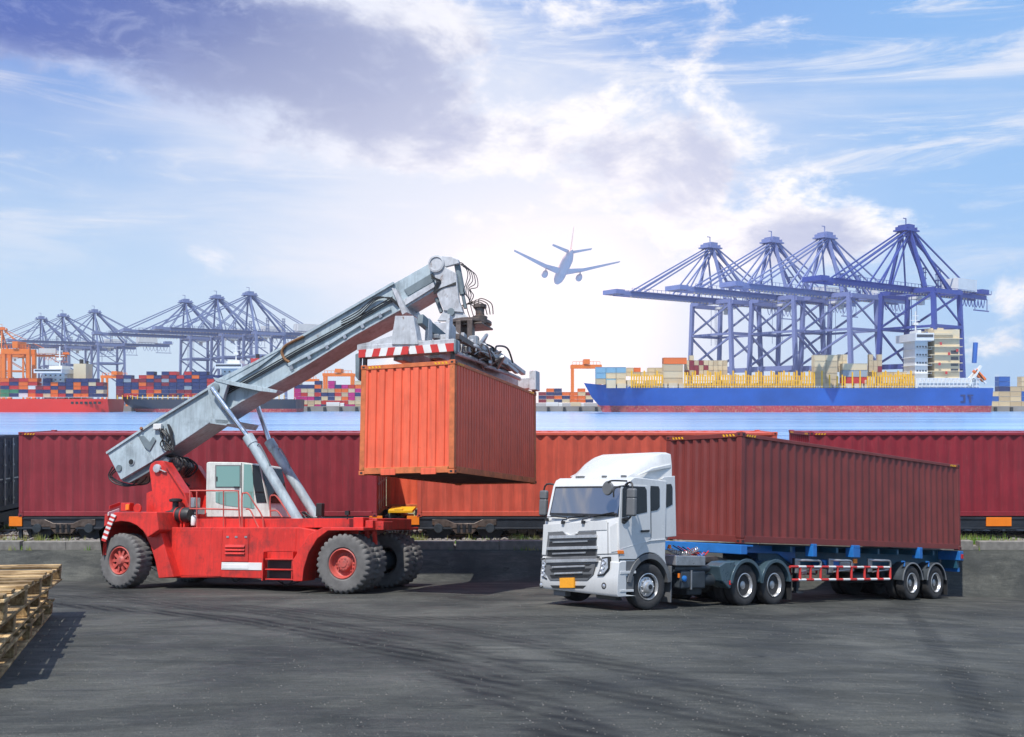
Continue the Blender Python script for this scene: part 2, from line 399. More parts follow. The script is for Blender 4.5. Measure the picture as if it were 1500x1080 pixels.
def circ(p, q, r):
    ax, ay, bx, by, cx, cy = *p, *q, *r
    d = 2*(ax*(by-cy)+bx*(cy-ay)+cx*(ay-by))
    ux = ((ax*ax+ay*ay)*(by-cy)+(bx*bx+by*by)*(cy-ay)+(cx*cx+cy*cy)*(ay-by))/d
    uy = ((ax*ax+ay*ay)*(cx-bx)+(bx*bx+by*by)*(ax-cx)+(cx*cx+cy*cy)*(bx-ax))/d
    return ux, uy, math.hypot(ax-ux, ay-uy)
def gxy(px, py): p = on_ground(px, py); return p.x, p.y
TRACKS = []
a = circ(gxy(200, 893), gxy(480, 926), gxy(850, 1062)); TRACKS += [(a[0], a[1], a[2], .60, .95, 0), (a[0], a[1], a[2]+2.1, .5, .6, 0)]
a = circ(gxy(240, 882), gxy(600, 932), gxy(1120, 1075)); TRACKS += [(a[0], a[1], a[2], .42, .65, 0)]
a = circ(gxy(560, 905), gxy(980, 905), gxy(1340, 888)); TRACKS += [(a[0], a[1], a[2], .6, .6, 0)]
a = circ(gxy(1340, 895), gxy(1375, 930), gxy(1480, 1070)); TRACKS += [(a[0], a[1], a[2], .3, .6, 0)]
M_asph = asphalt_mat()
# ------------------------------------------------------------------ yard sheet
mb = MB(); xs = []; x = -90.
while x < 90: xs.append(x); x += .7 if abs(x) < 22 else 4
ys = []; y = -40.
while y < 32.55: ys.append(y); y += 3 if y < 3 else .8 if y < 29 else .25
ys.append(32.6); xs.append(90.)
def gz(x, y):
    k = 1 if y < 32 else 0
    return ground(x, y)+.018*math.sin(x*.9+y*.35)*math.sin(y*.7-x*.2)*k
mb._add([(x, y, gz(x, y)) for y in ys for x in xs], [(j*len(xs)+i, j*len(xs)+i+1, (j+1)*len(xs)+i+1, (j+1)*len(xs)+i) for j in range(len(ys)-1) for i in range(len(xs)-1)])
tag(mb.build('asphalt_yard', M_asph, ang=80), kind='structure')
# kerb: a concrete edging of separate stones
kerb = MB(); kerb.box(-90, 90, 32.62, 33.2, -.5, .05)
kerb = tag(kerb.build('kerb', K['conc']), kind='structure')
ks = MB(); ks.box(0, 1.46, 32.52, 32.82, -.2, .24); ksm = ks.mesh('kerb_stone', K['conc'])
for i in range(46):
    o = put('kerb_stone', ksm, kerb, Matrix.Translation((-33+i*1.48, random.uniform(-.012, .012), random.uniform(-.02, .012))), .018)
    o.rotation_euler.z = random.uniform(-.004, .004)
# strip of earth along the railway
M_strip = mat('dry_earth', (.20, .17, .09), .95, var=.45, scale=.8, bump=.5, rust=.3, rustcol=(.07, .11, .03))
mb = MB(); nx, ny = 90, 16
mb._add([(-180+i*4, 32.9+j*(62-32.9)/ny, .02+.05*math.sin(i*1.7+j)*math.sin(j*2.1+i*.3)) for j in range(ny+1) for i in range(nx+1)],
        [(j*(nx+1)+i, j*(nx+1)+i+1, (j+1)*(nx+1)+i+1, (j+1)*(nx+1)+i) for j in range(ny) for i in range(nx)])
tag(mb.build('embankment', M_strip, ang=80), kind='structure')
mb = MB(); mb.box(-180, 180, 61.9, 62.9, -4, .25); tag(mb.build('sea_wall', K['conc']), kind='structure')
# ballast, sleepers and rails
M_bal = mat('ballast', (.22, .20, .185), .95, var=.5, scale=9, bump=.6)
mb = MB()
me = MB().box(-.055, .055, -.045, .045, -.035, .035)
rng = random.Random(3)
for i in range(5200):
    x = rng.uniform(-19, 19); y = rng.uniform(33.3, 37.4); s = rng.uniform(.5, 1.25)
    a = rng.uniform(0, 3); ca, sa = math.cos(a)*s, math.sin(a)*s
    mb._add([(x+vx*ca-vy*sa, y+vx*sa+vy*ca, .07+vz*s*1.3+vx*.3) for vx, vy, vz in me.v], me.f)
tag(mb.build('ballast', M_bal, smooth=False), kind='stuff', label='grey stone ballast along the railway track', cat='gravel')
rb = MB()
track = tag(MB().box(-60, 60, 34.5, 34.56, .09, .17).build('railway_track', K['rail']), kind='structure')
track.name = 'railway_track'
tr2 = MB().box(-60, 60, 34.56-.02, 34.6, .165, .18)
put('rail', MB().box(-60, 60, 35.98, 36.05, .0, .12).mesh('rail', K['rail']), track)
slm = MB().box(-.13, .13, 34.0, 36.7, -.02, .085).mesh('sleeper', mat('sleeper_concrete', (.24, .22, .2), .9, var=.3))
for i in range(60): put('sleeper', slm, track, Matrix.Translation((-20+i*.68, 0, 0)))
# grass and weeds
def grass_mat(name, a, bcol):
    m = bpy.data.materials.new(name); m.use_nodes = True; nt = m.node_tree; b = nt.nodes['Principled BSDF']
    tc = nt.nodes.new('ShaderNodeTexCoord'); n = nt.nodes.new('ShaderNodeTexNoise'); n.inputs['Scale'].default_value = .9; n.inputs['Detail'].default_value = 4
    r = nt.nodes.new('ShaderNodeValToRGB'); r.color_ramp.elements[0].position = .40; r.color_ramp.elements[1].position = .6
    r.color_ramp.elements[0].color = (*a, 1); r.color_ramp.elements[1].color = (*bcol, 1)
    nt.links.new(tc.outputs['Object'], n.inputs[0]); nt.links.new(n.outputs[0], r.inputs[0]); nt.links.new(r.outputs[0], b.inputs['Base Color'])
    b.inputs['Roughness'].default_value = .7; return m
M_grass = grass_mat('weedy_grass', (.10, .24, .015), (.34, .30, .10))
mb = MB(); rng = random.Random(11)
for i in range(15000):
    x = rng.uniform(-24, 24); y = 36.9+rng.random()**1.5*12
    cl = .5+.5*math.sin(x*1.3+y*.8)*math.sin(x*.37-y*1.7)
    h = (.06+.26*cl)*rng.uniform(.5, 1.2); a = rng.uniform(0, 6.28); w = .022+.03*cl; lx, ly = rng.uniform(-.12, .12), rng.uniform(-.12, .12)
    mb._add([(x-w*math.cos(a), y-w*math.sin(a), 0), (x+w*math.cos(a), y+w*math.sin(a), 0), (x+lx, y+ly, h)], [(0, 1, 2)])
for i in range(9000):
    px = rng.uniform(-20, 1520); x = (px-750)/1400*33.2; y = rng.uniform(32.95, 33.75)
    dns = 1.0 if (0 < px < 62 or 535 < px < 625 or 745 < px < 790 or 1400 < px < 1500) else .10
    if rng.random() > dns*(.35+.65*(math.sin(x*1.9+y*3)*math.sin(x*.6) > -.25)): continue
    h = rng.uniform(.12, .40); a = rng.uniform(0, 6.28); w = .022
    mb._add([(x-w*math.cos(a), y-w*math.sin(a), 0), (x+w*math.cos(a), y+w*math.sin(a), 0), (x+rng.uniform(-.14, .14), y+rng.uniform(-.1, .1), h)], [(0, 1, 2)])
for i in range(1700):
    x = rng.uniform(-22, 22); y = 32.86+rng.random()*.4 if rng.random() < .65 else 32.46
    if math.sin(x*2.1)+math.sin(x*.7+1) < .5: continue
    h = rng.uniform(.05, .22); a = rng.uniform(0, 6.28); w = .02
    z0 = 0.02 if y > 32.7 else ground(x, y)-.02
    mb._add([(x-w*math.cos(a), y-w*math.sin(a), z0), (x+w*math.cos(a), y+w*math.sin(a), z0), (x+rng.uniform(-.1, .1), y, z0+h)], [(0, 1, 2)])
o = mb.build('grass', M_grass, smooth=False); tag(o, 'green and straw coloured weeds growing beside the railway behind the kerb', 'grass', kind='stuff')
# loose grit on the paving
mb = MB(); rng = random.Random(5)
for i in range(3000):
    y = 8+rng.random()**1.6*18; x = rng.uniform(-.6, .6)*y; s = rng.uniform(.004, .011)*(1+.02*y); z = gz(x, y)
    mb._add([(x-s, y, z), (x+s, y-s*.4, z), (x, y+s, z), (x, y, z+s)], [(0, 1, 3), (1, 2, 3), (2, 0, 3)])
tag(mb.build('grit', mat('grit', (.17, .165, .155), .9, var=.5, scale=8), smooth=False), 'loose pale grit scattered over the paving', 'gravel', kind='stuff')
# ------------------------------------------------------------------ water and far shore
def water_mat():
    m = bpy.data.materials.new('water'); m.use_nodes = True; nt = m.node_tree; N = nt.nodes.new; L = nt.links.new
    b = nt.nodes['Principled BSDF']; tc = N('ShaderNodeTexCoord')
    mp = N('ShaderNodeMapping'); mp.inputs['Scale'].default_value = (.0035, .10, 1); L(tc.outputs['Object'], mp.inputs[0])
    n = N('ShaderNodeTexNoise'); n.inputs['Scale'].default_value = 1; n.inputs['Detail'].default_value = 9; n.inputs['Roughness'].default_value = .7; L(mp.outputs[0], n.inputs[0])
    r = N('ShaderNodeValToRGB'); L(n.outputs[0], r.inputs[0]); e = r.color_ramp.elements; e[0].position = .36; e[1].position = .64
    e[0].color = (.05, .19, .45, 1); e[1].color = (.30, .52, .78, 1); L(r.outputs[0], b.inputs['Base Color'])
    b.inputs['Roughness'].default_value = .22
    bn = N('ShaderNodeBump'); bn.inputs['Strength'].default_value = .5; bn.inputs['Distance'].default_value = .6; L(n.outputs[0], bn.inputs['Height'])
    L(bn.outputs[0], b.inputs['Normal']); return m
WZ = -2.0
mb = MB(); mb._add([(-2500, 62.5, WZ), (2500, 62.5, WZ), (2500, 720, WZ), (-2500, 720, WZ)], [(0, 1, 2, 3)])
tag(mb.build('water', water_mat()), kind='structure')
M_quay = mat('quay_concrete', (.26, .23, .20), .9, var=.3, scale=.05)
mb = MB(); mb.box(-2500, 2500, 662, 2500, -5, .4); tag(mb.build('far_shore', mat('quay_yard', (.24, .23, .22), .9, var=.25, scale=.01)), kind='structure')
qw = tag(MB().box(-2500, 2500, 659, 661.9, -3.5, 1.6).build('quay_wall', M_quay), kind='structure')
fm = MB().box(-.9, .9, -1.2, 0, -3, 1.0).mesh('quay_fender', K['blk'])
for i in range(66): put('quay_fender', fm, qw, Matrix.Translation((-360+i*11, 658.9, 0)))
# ------------------------------------------------------------------ distant materials
def paint(name, c, rough=.5, var=.08, **k): return mat(name, c, rough, var=var, scale=.15, **k)
P = dict(navy=paint('paint_navy', (.03, .05, .16)), red=paint('paint_red', (.55, .04, .04)), maroon=paint('paint_maroon', (.26, .03, .05)),
 magenta=paint('paint_magenta', (.55, .02, .22)), orange=paint('paint_orange', (.78, .17, .03)), white=paint('paint_white', (.70, .71, .70)),
 cream=paint('paint_cream', (.66, .55, .36)), grey=paint('paint_grey', (.32, .38, .42)), tan=paint('paint_tan', (.55, .44, .28)),
 green=paint('paint_green', (.05, .26, .14)), cyan=paint('paint_pale_blue', (.22, .42, .55)), bluem=paint('paint_blue', (.03, .13, .45)), yellow=paint('paint_yellow', (.85, .45, .01)))
CNAME = dict(navy='navy', red='red', maroon='maroon', magenta='magenta', orange='orange', white='white', cream='cream', grey='grey', tan='tan', green='green', cyan='pale blue', bluem='bright blue', yellow='yellow')
M_cr = paint('crane_hazed_lavender', (.20, .24, .46), .45); M_cr4 = paint('crane_indigo', (.05, .075, .30), .4); M_crl = paint('crane_pale', (.19, .24, .42), .5)  # lavender: greying by haze is put into the colour of the farther cranes
M_cro = paint('crane_orange', (.80, .20, .03), .45); M_shipb = mat('ship_blue', (.015, .10, .40), .4, var=.25, scale=.04, streak=.35)
M_boot = mat('boot_red', (.42, .03, .05), .6, var=.4, scale=.12, rust=0, streak=0, grime=.9, grimecol=(.60, .42, .26)); M_shipr = mat('ship_red', (.72, .03, .02), .4, var=.1, scale=.03)
M_shipk = mat('ship_black', (.035, .042, .06), .45, var=.3, scale=.04); M_win = glass('ship_window', (.02, .03, .05), .1)
# ------------------------------------------------------------------ quay cranes
def quay_crane(M0, paintm, label, group):
    r = empty('quay_crane', M0, label, 'crane', group)
    B = lambda n, mb, m=paintm: mb.build(n, m, r, r.matrix_world.copy() if 0 else WM[r.name], smooth=False)
    g, h, zg = 15.4, 22, 78
    for sx in (-1, 1):
        for sy in (-1, 1):
            B('leg', MB().beam((sx*g*1.05, sy*h, 1.5), (sx*g, sy*h*.86, zg), 2.5, 2.7))
            B('bogie', MB().box(sx*g-2, sx*g+2, sy*h-5, sy*h+5, 0, 2.6), K['boomd'])
    for sx in (-1, 1):
        B('sill_beam', MB().beam((sx*g, -h, 28), (sx*g, h, 28), 2.4, 3.4, (0, 0, 1)))
        B('cross_beam', MB().beam((sx*g, -h*.9, zg), (sx*g, h*.9, zg), 2.0, 3.0))
    for sy in (-1, 1):
        y = sy*h*.93
        B('portal_beam', MB().beam((-g, y, 54), (g, y, 54), 1.7, 2.0))
        B('top_beam', MB().beam((-g, y, zg-1), (g, y, zg-1), 2.2, 3.0))
        B('brace', MB().beam((-g, y, 76), (g, y, 56), 1.0, 1.0)); B('brace', MB().beam((-g, y, 53), (g, y, 31), 1.2, 1.4))
    for sx in (-1, 1):
        B('brace', MB().beam((sx*g, -h*.9, 76), (sx*g, h*.9, 55), 1.2, 1.3)); B('brace', MB().beam((sx*g, -h*.9, 52), (sx*g, h*.9, 31), 1.2, 1.3))
        B('tie_beam', MB().beam((sx*g, -h*.92, 54), (sx*g, h*.92, 54), 1.4, 1.6))
    for sy in (-1, 1):
        B('boom_girder', MB().beam((-108, sy*4, zg+1), (76, sy*4, zg+1), 1.5, 3.0))
        rl = MB(); rl.beam((-100, sy*6.4, zg+4.6), (58, sy*6.4, zg+4.6), .25, .25)
        for k in range(40): rl.beam((-100+k*4, sy*6.4, zg+2.5), (-100+k*4, sy*6.4, zg+4.6), .25, .25)
        rl.beam((-100, sy*5.6, zg+2.4), (58, sy*5.6, zg+2.4), 1.6, .2); B('walkway_railing', rl)
    ln = MB()
    for k in range(46): ln.box(-100+k*3.3, -99.1+k*3.3, -5.2, -4.6, zg-2.0, zg-1.2)
    B('floodlight_row', ln, P['cream'])['kind'] = 'stuff'
    B('boom_end_platform', MB().box(-115, -107, -7, 7, zg, zg+3))
    for sy in (-1, 1):
        B('apex_leg', MB().beam((-g-1, sy*2.5, 120), (-g, sy*h*.62, zg+2), 1.6, 1.8)); B('apex_leg', MB().beam((-g+1, sy*2.5, 120), (g+6, sy*7.5, zg+3), 1.5, 1.7))
        B('apex_leg', MB().beam((-g-2, sy*2.0, 120), (-g+9, sy*h*.3, zg+2), 1.0, 1.1))
        for a, bx in (((-g-2, sy*3, 119), -93), ((-g-2, sy*3, 117), -86), ((-g-2, sy*3, 116), -52), ((-g-1, sy*2, 115), -38), ((-g+2, sy*3, 119), 62), ((-g+2, sy*2, 116), 33)):
            B('stay', MB().beam(a, (bx, sy*4, zg+3), .85, .85))
    ap = MB(); ap.box(-g-8, -g+7, -5, 5, 118, 119); ap.box(-g-4, -g+3, -4, 4, 119, 122.5); ap.box(-g-7, -g-6, -4, 4, 119, 121); ap.box(-g+5, -g+6, -4, 4, 119, 121)
    ap.beam((-g-1, 0, 122), (-g-1, 0, 127), .5, .5); ap.beam((-g-1, 0, 126.8), (-g-4, 0, 126.8), .5, .5); B('apex_platform', ap)
    cn = MB(); cn.box(60, 80, -6, 6, zg+3.2, zg+3.8); cn.box(70, 79, -5, 5, zg+3.8, zg+7)
    for k in range(6): cn.beam((60+k*4, -6, zg+3.8), (60+k*4, -6, zg+6), .3, .3)
    cn.box(58, 78, -5.4, -4.8, zg-9, zg-8.2); cn.beam((60, -5, zg-8), (60, -5, zg), .4, .4); cn.beam((76, -5, zg-8), (76, -5, zg), .4, .4); B('rear_platform', cn)
    B('machinery_house', MB().box(36, 60, -6.5, 6.5, zg+4, zg+12.5), P['white'])
    tl = MB(); tl.box(-6, 6, -5, 5, zg-4.2, zg-2.6); tl.box(0, 3.2, -1.6, 1.6, zg-8, zg-4.2); B('trolley', tl, P['white'])
    sp = MB()
    for a in (-3, 3):
        for b_ in (-2, 2): sp.beam((a-10, b_, zg-2), (a-10, b_, 46), .22, .22)
    B('hoist_rope', sp)
    tw = MB()
    for x0 in (4, 22):
        tw = MB()
        for a, b_ in ((-1, -1), (1, -1), (1, 1), (-1, 1)): tw.beam((x0+a, b_, zg+3), (x0+a, b_, zg+17), .35, .35)
        for z in (6, 10, 14, 17): tw.box(x0-1.6, x0+1.6, -1.6, 1.6, zg+z, zg+z+.5)
        B('light_mast', tw)
    fs = MB()
    for k in range(7):
        x0 = 42+k*4.4; fs.path([(x0, -5, zg-1), (x0+1, -5, zg-5), (x0+2.2, -5, zg-6.5), (x0+3.4, -5, zg-5), (x0+4.4, -5, zg-1)], .3, 4)
    B('festoon_cable', fs); return r
def crane_at(px, py, k, phi=35):
    # apex at pixel, height scale k: 124 m tall template stands on the quay (z .4)
    h = 122*k; Z = (h+.4-CAMZ)*FPX/(HY-py); X = (px-CX)/FPX*Z; ph = R(phi)
    ax, ay = -16.4*k*math.cos(ph), -16.4*k*math.sin(ph)
    return Matrix.Translation((X-ax, Z-ay, .4)) @ Matrix.Rotation(ph, 4, 'Z') @ Matrix.Scale(k, 4)
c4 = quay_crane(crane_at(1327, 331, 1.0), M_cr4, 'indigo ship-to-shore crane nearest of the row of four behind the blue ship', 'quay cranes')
c1 = quay_crane(crane_at(1040, 357, 1.04), M_cr, 'haze-greyed lavender ship-to-shore crane farthest left above the bow of the blue ship', 'quay cranes')
copy_tree(c1, crane_at(1130, 349, 1.03), 'haze-greyed lavender ship-to-shore crane second from left of the four behind the blue ship', 'quay cranes')
copy_tree(c1, crane_at(1208, 342, 1.02), 'haze-greyed lavender ship-to-shore crane beside the indigo one behind the blue ship', 'quay cranes')
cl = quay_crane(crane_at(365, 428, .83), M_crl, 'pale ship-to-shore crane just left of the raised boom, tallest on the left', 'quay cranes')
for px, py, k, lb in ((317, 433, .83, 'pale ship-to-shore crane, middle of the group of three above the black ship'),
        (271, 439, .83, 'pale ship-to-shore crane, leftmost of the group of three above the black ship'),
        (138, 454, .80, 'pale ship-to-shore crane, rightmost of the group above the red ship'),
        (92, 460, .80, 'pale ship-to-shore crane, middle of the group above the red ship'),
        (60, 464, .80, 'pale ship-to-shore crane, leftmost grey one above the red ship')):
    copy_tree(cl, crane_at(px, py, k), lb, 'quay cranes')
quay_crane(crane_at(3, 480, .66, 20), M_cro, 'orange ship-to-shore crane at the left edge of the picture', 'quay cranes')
# yard gantries
def gantry(px0, px1, ytop, Z, label, m=M_cro):
    a = W(px0, ytop, Z); b_ = W(px1, ytop, Z); w = b_.x-a.x; h = a.z-.4; d = w*.45
    r = empty('yard_gantry', loc(a.x, Z, .4), label, 'crane', 'yard gantries'); m0 = WM[r.name]; t = max(.8, h*.06)
    for x in (0, w):
        for y in (0, d):
            MB().beam((x, y, 0), (x, y, h), t, t).build('leg', m, r, m0, smooth=False)
        MB().beam((x, 0, h*.12), (x, d, h*.12), t, t).build('sill_beam', m, r, m0, smooth=False)
    for y in (0, d): MB().beam((-w*.06, y, h), (w*1.06, y, h), t*1.1, t*1.5).build('girder', m, r, m0, smooth=False)
    MB().box(w*.4, w*.62, -t, d+t, h+t, h+t*3).build('trolley', m, r, m0, smooth=False)
    rl = MB(); rl.beam((0, 0, h+t*2), (w, 0, h+t*2), .3, .3)
    for k in range(9): rl.beam((w*k/8, 0, h), (w*k/8, 0, h+t*2), .3, .3)
    rl.build('railing', m, r, m0, smooth=False)
gantry(475, 515, 549, 740, 'orange yard gantry standing over the quay containers beside the hanging container')
gantry(432, 463, 557, 760, 'low orange yard gantry just right of the raised boom')
gantry(839, 879, 537, 800, 'orange yard gantry standing left of the blue ship bow')
gantry(150, 186, 552, 760, 'orange yard gantry between the red ship and the black ship')
gantry(6, 42, 515, 800, 'orange yard gantry behind the red ship stern castle')
# ------------------------------------------------------------------ ships
ORD = ['first', 'second', 'third', 'fourth', 'fifth', 'sixth', 'seventh', 'eighth', 'ninth', 'tenth', 'eleventh', 'twelfth', 'thirteenth', 'fourteenth', 'fifteenth', 'sixteenth', 'seventeenth', 'eighteenth', 'nineteenth', 'twentieth', 'twenty-first', 'twenty-second', 'twenty-third', 'twenty-fourth']
ZS = 612.
I4 = Matrix()
def hull(r, px0, px1, bow_left, deck_py, boot_py, beam, mh, mboot, bowrise=5):
    xa, xb = W(px0, 0, ZS).x, W(px1, 0, ZS).x; Ln = xb-xa
    zd = W(0, deck_py, ZS).z; zb = W(0, boot_py, ZS).z; yc = ZS+beam/2
    def ring(z, f, rake):
        pts = []
        n = 28
        for i in range(n+1):
            t = i/n; bow = max(0, (t-.80)/.20); st = max(0, (.06-t)/.06)
            hb = beam/2*(1-bow**(1.9 if f > .5 else 1.45))*(1-.25*st*(1.4-f)); x = t*(Ln-rake) if True else 0
            x = x+(1-f)*0; zz = z+(bowrise*bow**2 if f > .9 else 0)
            pts.append((x, hb, zz))
        out = [(x, yc-b_, z_) for x, b_, z_ in pts]+[(x, yc+b_, z_) for x, b_, z_ in reversed(pts[:-1])]
        res = []
        for x, y, z_ in out:
            xx = xb-x if bow_left else xa+x
            res.append((xx, y, z_))
        return res
    MB().loft([ring(zb, .45, 10), ring((zb+zd)/2, .75, 5), ring(zd, 1, 0)]).build('hull', mh, r, I4, ang=50)
    MB().loft([ring(WZ-1.5, .2, 13), ring(zb-.02, .45, 10)]).build('boot_top', mboot, r, I4, ang=50)
    rl = MB(); top = ring(zd+1.1, 1, 0)
    rl.path(top[:29], .14, 4)
    for q in top[:29:1]: rl.beam((q[0], q[1], q[2]-1.2), q, .2, .2)
    rl.build('deck_railing', P['white'], r, I4, smooth=False)
    return xa, xb, zd, yc
def bgc_mesh(m, n):
    mb = MB(); mb.box(0, 1, .03, 1, .02, .98)
    for a in (0, .97): mb.box(a, a+.03, 0, 1, 0, 1)
    mb.box(0, 1, 0, 1, .965, 1); mb.box(0, 1, 0, 1, 0, .05)
    for k in range(n): mb.box(.06+k*.9/n, .06+(k+.45)*.9/n, .012, .05, .05, .965)
    return mb.mesh('shipping_container', m, smooth=False)
BGM = {k: bgc_mesh(m, 9) for k, m in P.items()}
def bgbox(px, py, w, h, Z, col, label, group, cnt=[0], ry=None):
    a = W(px, py, Z); o = link(bpy.data.objects.new('shipping_container', BGM[col]))
    M = Matrix.Translation(a) @ Matrix.Diagonal((w/FPX*Z, 2.6 if w < 9 else 6.1 if ry is None else ry, h/FPX*Z, 1))
    o.matrix_world = M; tag(o, label, 'container', group); return o
def block(px0, py0, cols, tiers, w, h, Z, pal, where, group, rng=None, keep=None):
    rng = rng or random.Random(int(px0))
    for c in range(cols):
        nt = tiers if isinstance(tiers, int) else tiers[c % len(tiers)]
        for t in range(nt):
            if keep and not keep(c, t): continue
            col = rng.choice(pal)
            bgbox(px0+c*(w+.5), py0-t*(h+.25), w, h, Z, col, f"{CNAME[col]} container, {ORD[t]} tier up, {ORD[c]} stack from left {where}", group)
def superstructure(r, px0, px1, py_deck, py_top, wood, win, fun, beam=30, wing=6):
    x0, x1 = W(px0, 0, ZS).x, W(px1, 0, ZS).x; z0, z1 = W(0, py_deck, ZS).z-1, W(0, py_top, ZS).z; yc = ZS+beam/2
    mb = MB(); n = 7; hh = (z1-z0)/n
    mb.box(x0, x1, yc-9, yc+9, z0, z1-hh)
    mb.box(x0-2.5, x1+1, yc-beam/2, yc+beam/2, z1-hh, z1-.3)
    for k in range(1, n): mb.box(x0-.8, x1+2.2, yc-10.5, yc+10.5, z0+hh*k-.25, z0+hh*k)
    for k in range(1, n-1):
        for q in range(6): mb.box(x1+1.9, x1+2.1, yc-10+q*4, yc-9.8+q*4, z0+hh*k, z0+hh*k+1.2)
    mb.box(x0+3, x1-3, yc-6, yc+6, z1-.3, z1+2.2)
    mb.build('superstructure', wood, r, I4, smooth=False)
    for k in range(n-1):
        for q in range(4):
            xx = x0+(x1-x0)*(.12+.22*q); MB().box(xx, xx+1.1, yc-9.08, yc-8.9, z0+hh*k+1.1, z0+hh*k+2.1).build('window', win, r, I4, smooth=False)
    MB().box(x0-1.8, x1+.5, yc-beam/2-.06, yc-beam/2+.2, z1-hh*.62, z1-hh*.25).build('bridge_window', win, r, I4, smooth=False)
    fx = x1+4; f = MB(); f.box(fx, fx+8, yc-5, yc+5, z0, z1+3.5); f.build('funnel', fun, r, I4, smooth=False)
    f = MB(); f.tube((fx+3, yc, z1+3), (fx+3, yc, z1+6.5), 1.3, 8); f.tube((fx+6, yc+2, z1+3), (fx+6, yc+2, z1+5.5), .7, 8); f.build('exhaust_pipe', K['blk'], r, I4)
    m = MB(); xm = (x0+x1)/2
    m.beam((xm, yc, z1+2), (xm, yc, z1+15), .7, .7); m.beam((xm-3, yc, z1+9), (xm+3, yc, z1+9), .4, .4); m.beam((xm-2, yc, z1+12), (xm+2, yc, z1+12), .4, .4); m.box(xm-1.5, xm+1.5, yc-1, yc+1, z1+6, z1+7.5)
    m.build('radar_mast', wood, r, I4, smooth=False)
    return x0, x1, z0, z1, yc
# blue ship
rs = empty('container_ship', Matrix.Translation((180, ZS+16, WZ)), 'blue container ship with white bridge tower and red boot top lying under the cranes', 'ship')
WM0 = {}
def at0(r): WM[r.name] = Matrix.Translation(r.matrix_world.translation) ; return r
xa, xb, zd, yc = hull(rs, 858, 1457, True, 568.5, 594.5, 32, M_shipb, M_boot, 3.5)
superstructure(rs, 1347, 1366, 568, 487, P['white'], M_win, P['cream'], 32)
fb = MB(); fb.box(W(1374, 0, ZS).x, W(1411, 0, ZS).x, ZS+5, ZS+26, zd, W(0, 482, ZS).z); fb.box(W(1372, 0, ZS).x, W(1400, 0, ZS).x, ZS+4, ZS+27, W(0, 490, ZS).z, W(0, 487, ZS).z)
for k in range(6): fb.box(W(1366, 0, ZS).x, W(1414, 0, ZS).x, ZS+3.4, ZS+27, W(0, 556-k*12, ZS).z, W(0, 555-k*12, ZS).z)
fb.build('engine_casing', P['cream'], rs, I4, smooth=False)
for k in range(4):
    for q in range(2): MB().box(W(1398, 0, ZS).x, W(1409, 0, ZS).x, ZS+4.9, ZS+5.1, W(0, 545-k*9, ZS).z, W(0, 540-k*9, ZS).z).build('louvre', M_win, rs, I4, smooth=False) if q == 0 else None
for px, py in ((1380, 505), (1392, 520), (1378, 535), (1404, 515), (1388, 548)): MB().box(W(px, 0, ZS).x, W(px+3, 0, ZS).x, ZS+2.9, ZS+3.3, W(0, py, ZS).z, W(0, py-4, ZS).z).build('lifebuoy_box', P['red'], rs, I4, smooth=False)
lb = MB(); lb.beam(W(1419, 566, ZS+1), W(1437, 536, ZS+1), 1.2, 1.5, (0, 1, 0)); lb.beam(W(1444, 562, ZS+1), W(1428, 541, ZS+1), 1.0, 1.2, (0, 1, 0)); lb.beam(W(1416, 558, ZS+6), W(1437, 536, ZS+6), 1.2, 1.5, (0, 1, 0)); lb.build('lifeboat_davit', P['white'], rs, I4, smooth=False)
lb = MB(); lb.beam(W(1427, 542, ZS+2), W(1442, 558, ZS+2), 3.0, 3.2, (0, 1, 0)); lb.build('lifeboat', P['orange'], rs, I4, .6)
pm = MB(); pm.tube(W(1427, 532, ZS+18), W(1429, 502, ZS+18), 1.5, 10); pm.build('exhaust_pipe', P['bluem'], rs, I4)
hb = MB(); hb.box(W(1343, 0, ZS).x, W(1436, 0, ZS).x, ZS+2, ZS+28, zd, zd+6.5)
for k in range(16): hb.beam(W(1345+k*5.7, 568, ZS+.5), W(1345+k*5.7, 555, ZS+.5), .5, .5)
hb.beam(W(1345, 555, ZS+.5), W(1436, 555, ZS+.5), .5, .5); hb.beam(W(1345, 561, ZS+.5), W(1436, 561, ZS+.5), .4, .4); hb.build('deck_house', P['white'], rs, I4, smooth=False)
cg = MB(); rng = random.Random(2)
for k in range(112):
    px = 925+k*3.72
    if 971 < px < 1001 or px > 1341: continue
    if 1192 < px < 1232 and k % 3: continue
    if 1234 < px < 1272 and k % 3: continue
    top = rng.choice((548, 549, 551, 545)) if k % 5 else 543
    cg.beam(W(px, 568.5, ZS+1), W(px, top, ZS+1), .75, .75); cg.beam(W(px, 568.5, ZS+9), W(px+.7, top+1, ZS+9), .7, .7)
for py in (551, 558, 564):
    for a, b_ in ((925, 970), (1002, 1191), (1290, 1340)): cg.beam(W(a, py, ZS+1.1), W(b_, py, ZS+1.1), .35, .45)
cg.build('lashing_bridge', P['yellow'], rs, I4, label='yellow cell guides along the deck', smooth=False)['kind'] = 'stuff'
hc = MB()
for k in range(30):
    px = 890+k*15.2; hc.box(W(px, 0, ZS).x, W(px+13, 0, ZS).x, ZS+4, ZS+28, zd, zd+rng.choice((3.0, 3.4, 5.2)))
hc.build('hatch_cover', P['cream'], rs, I4, smooth=False)
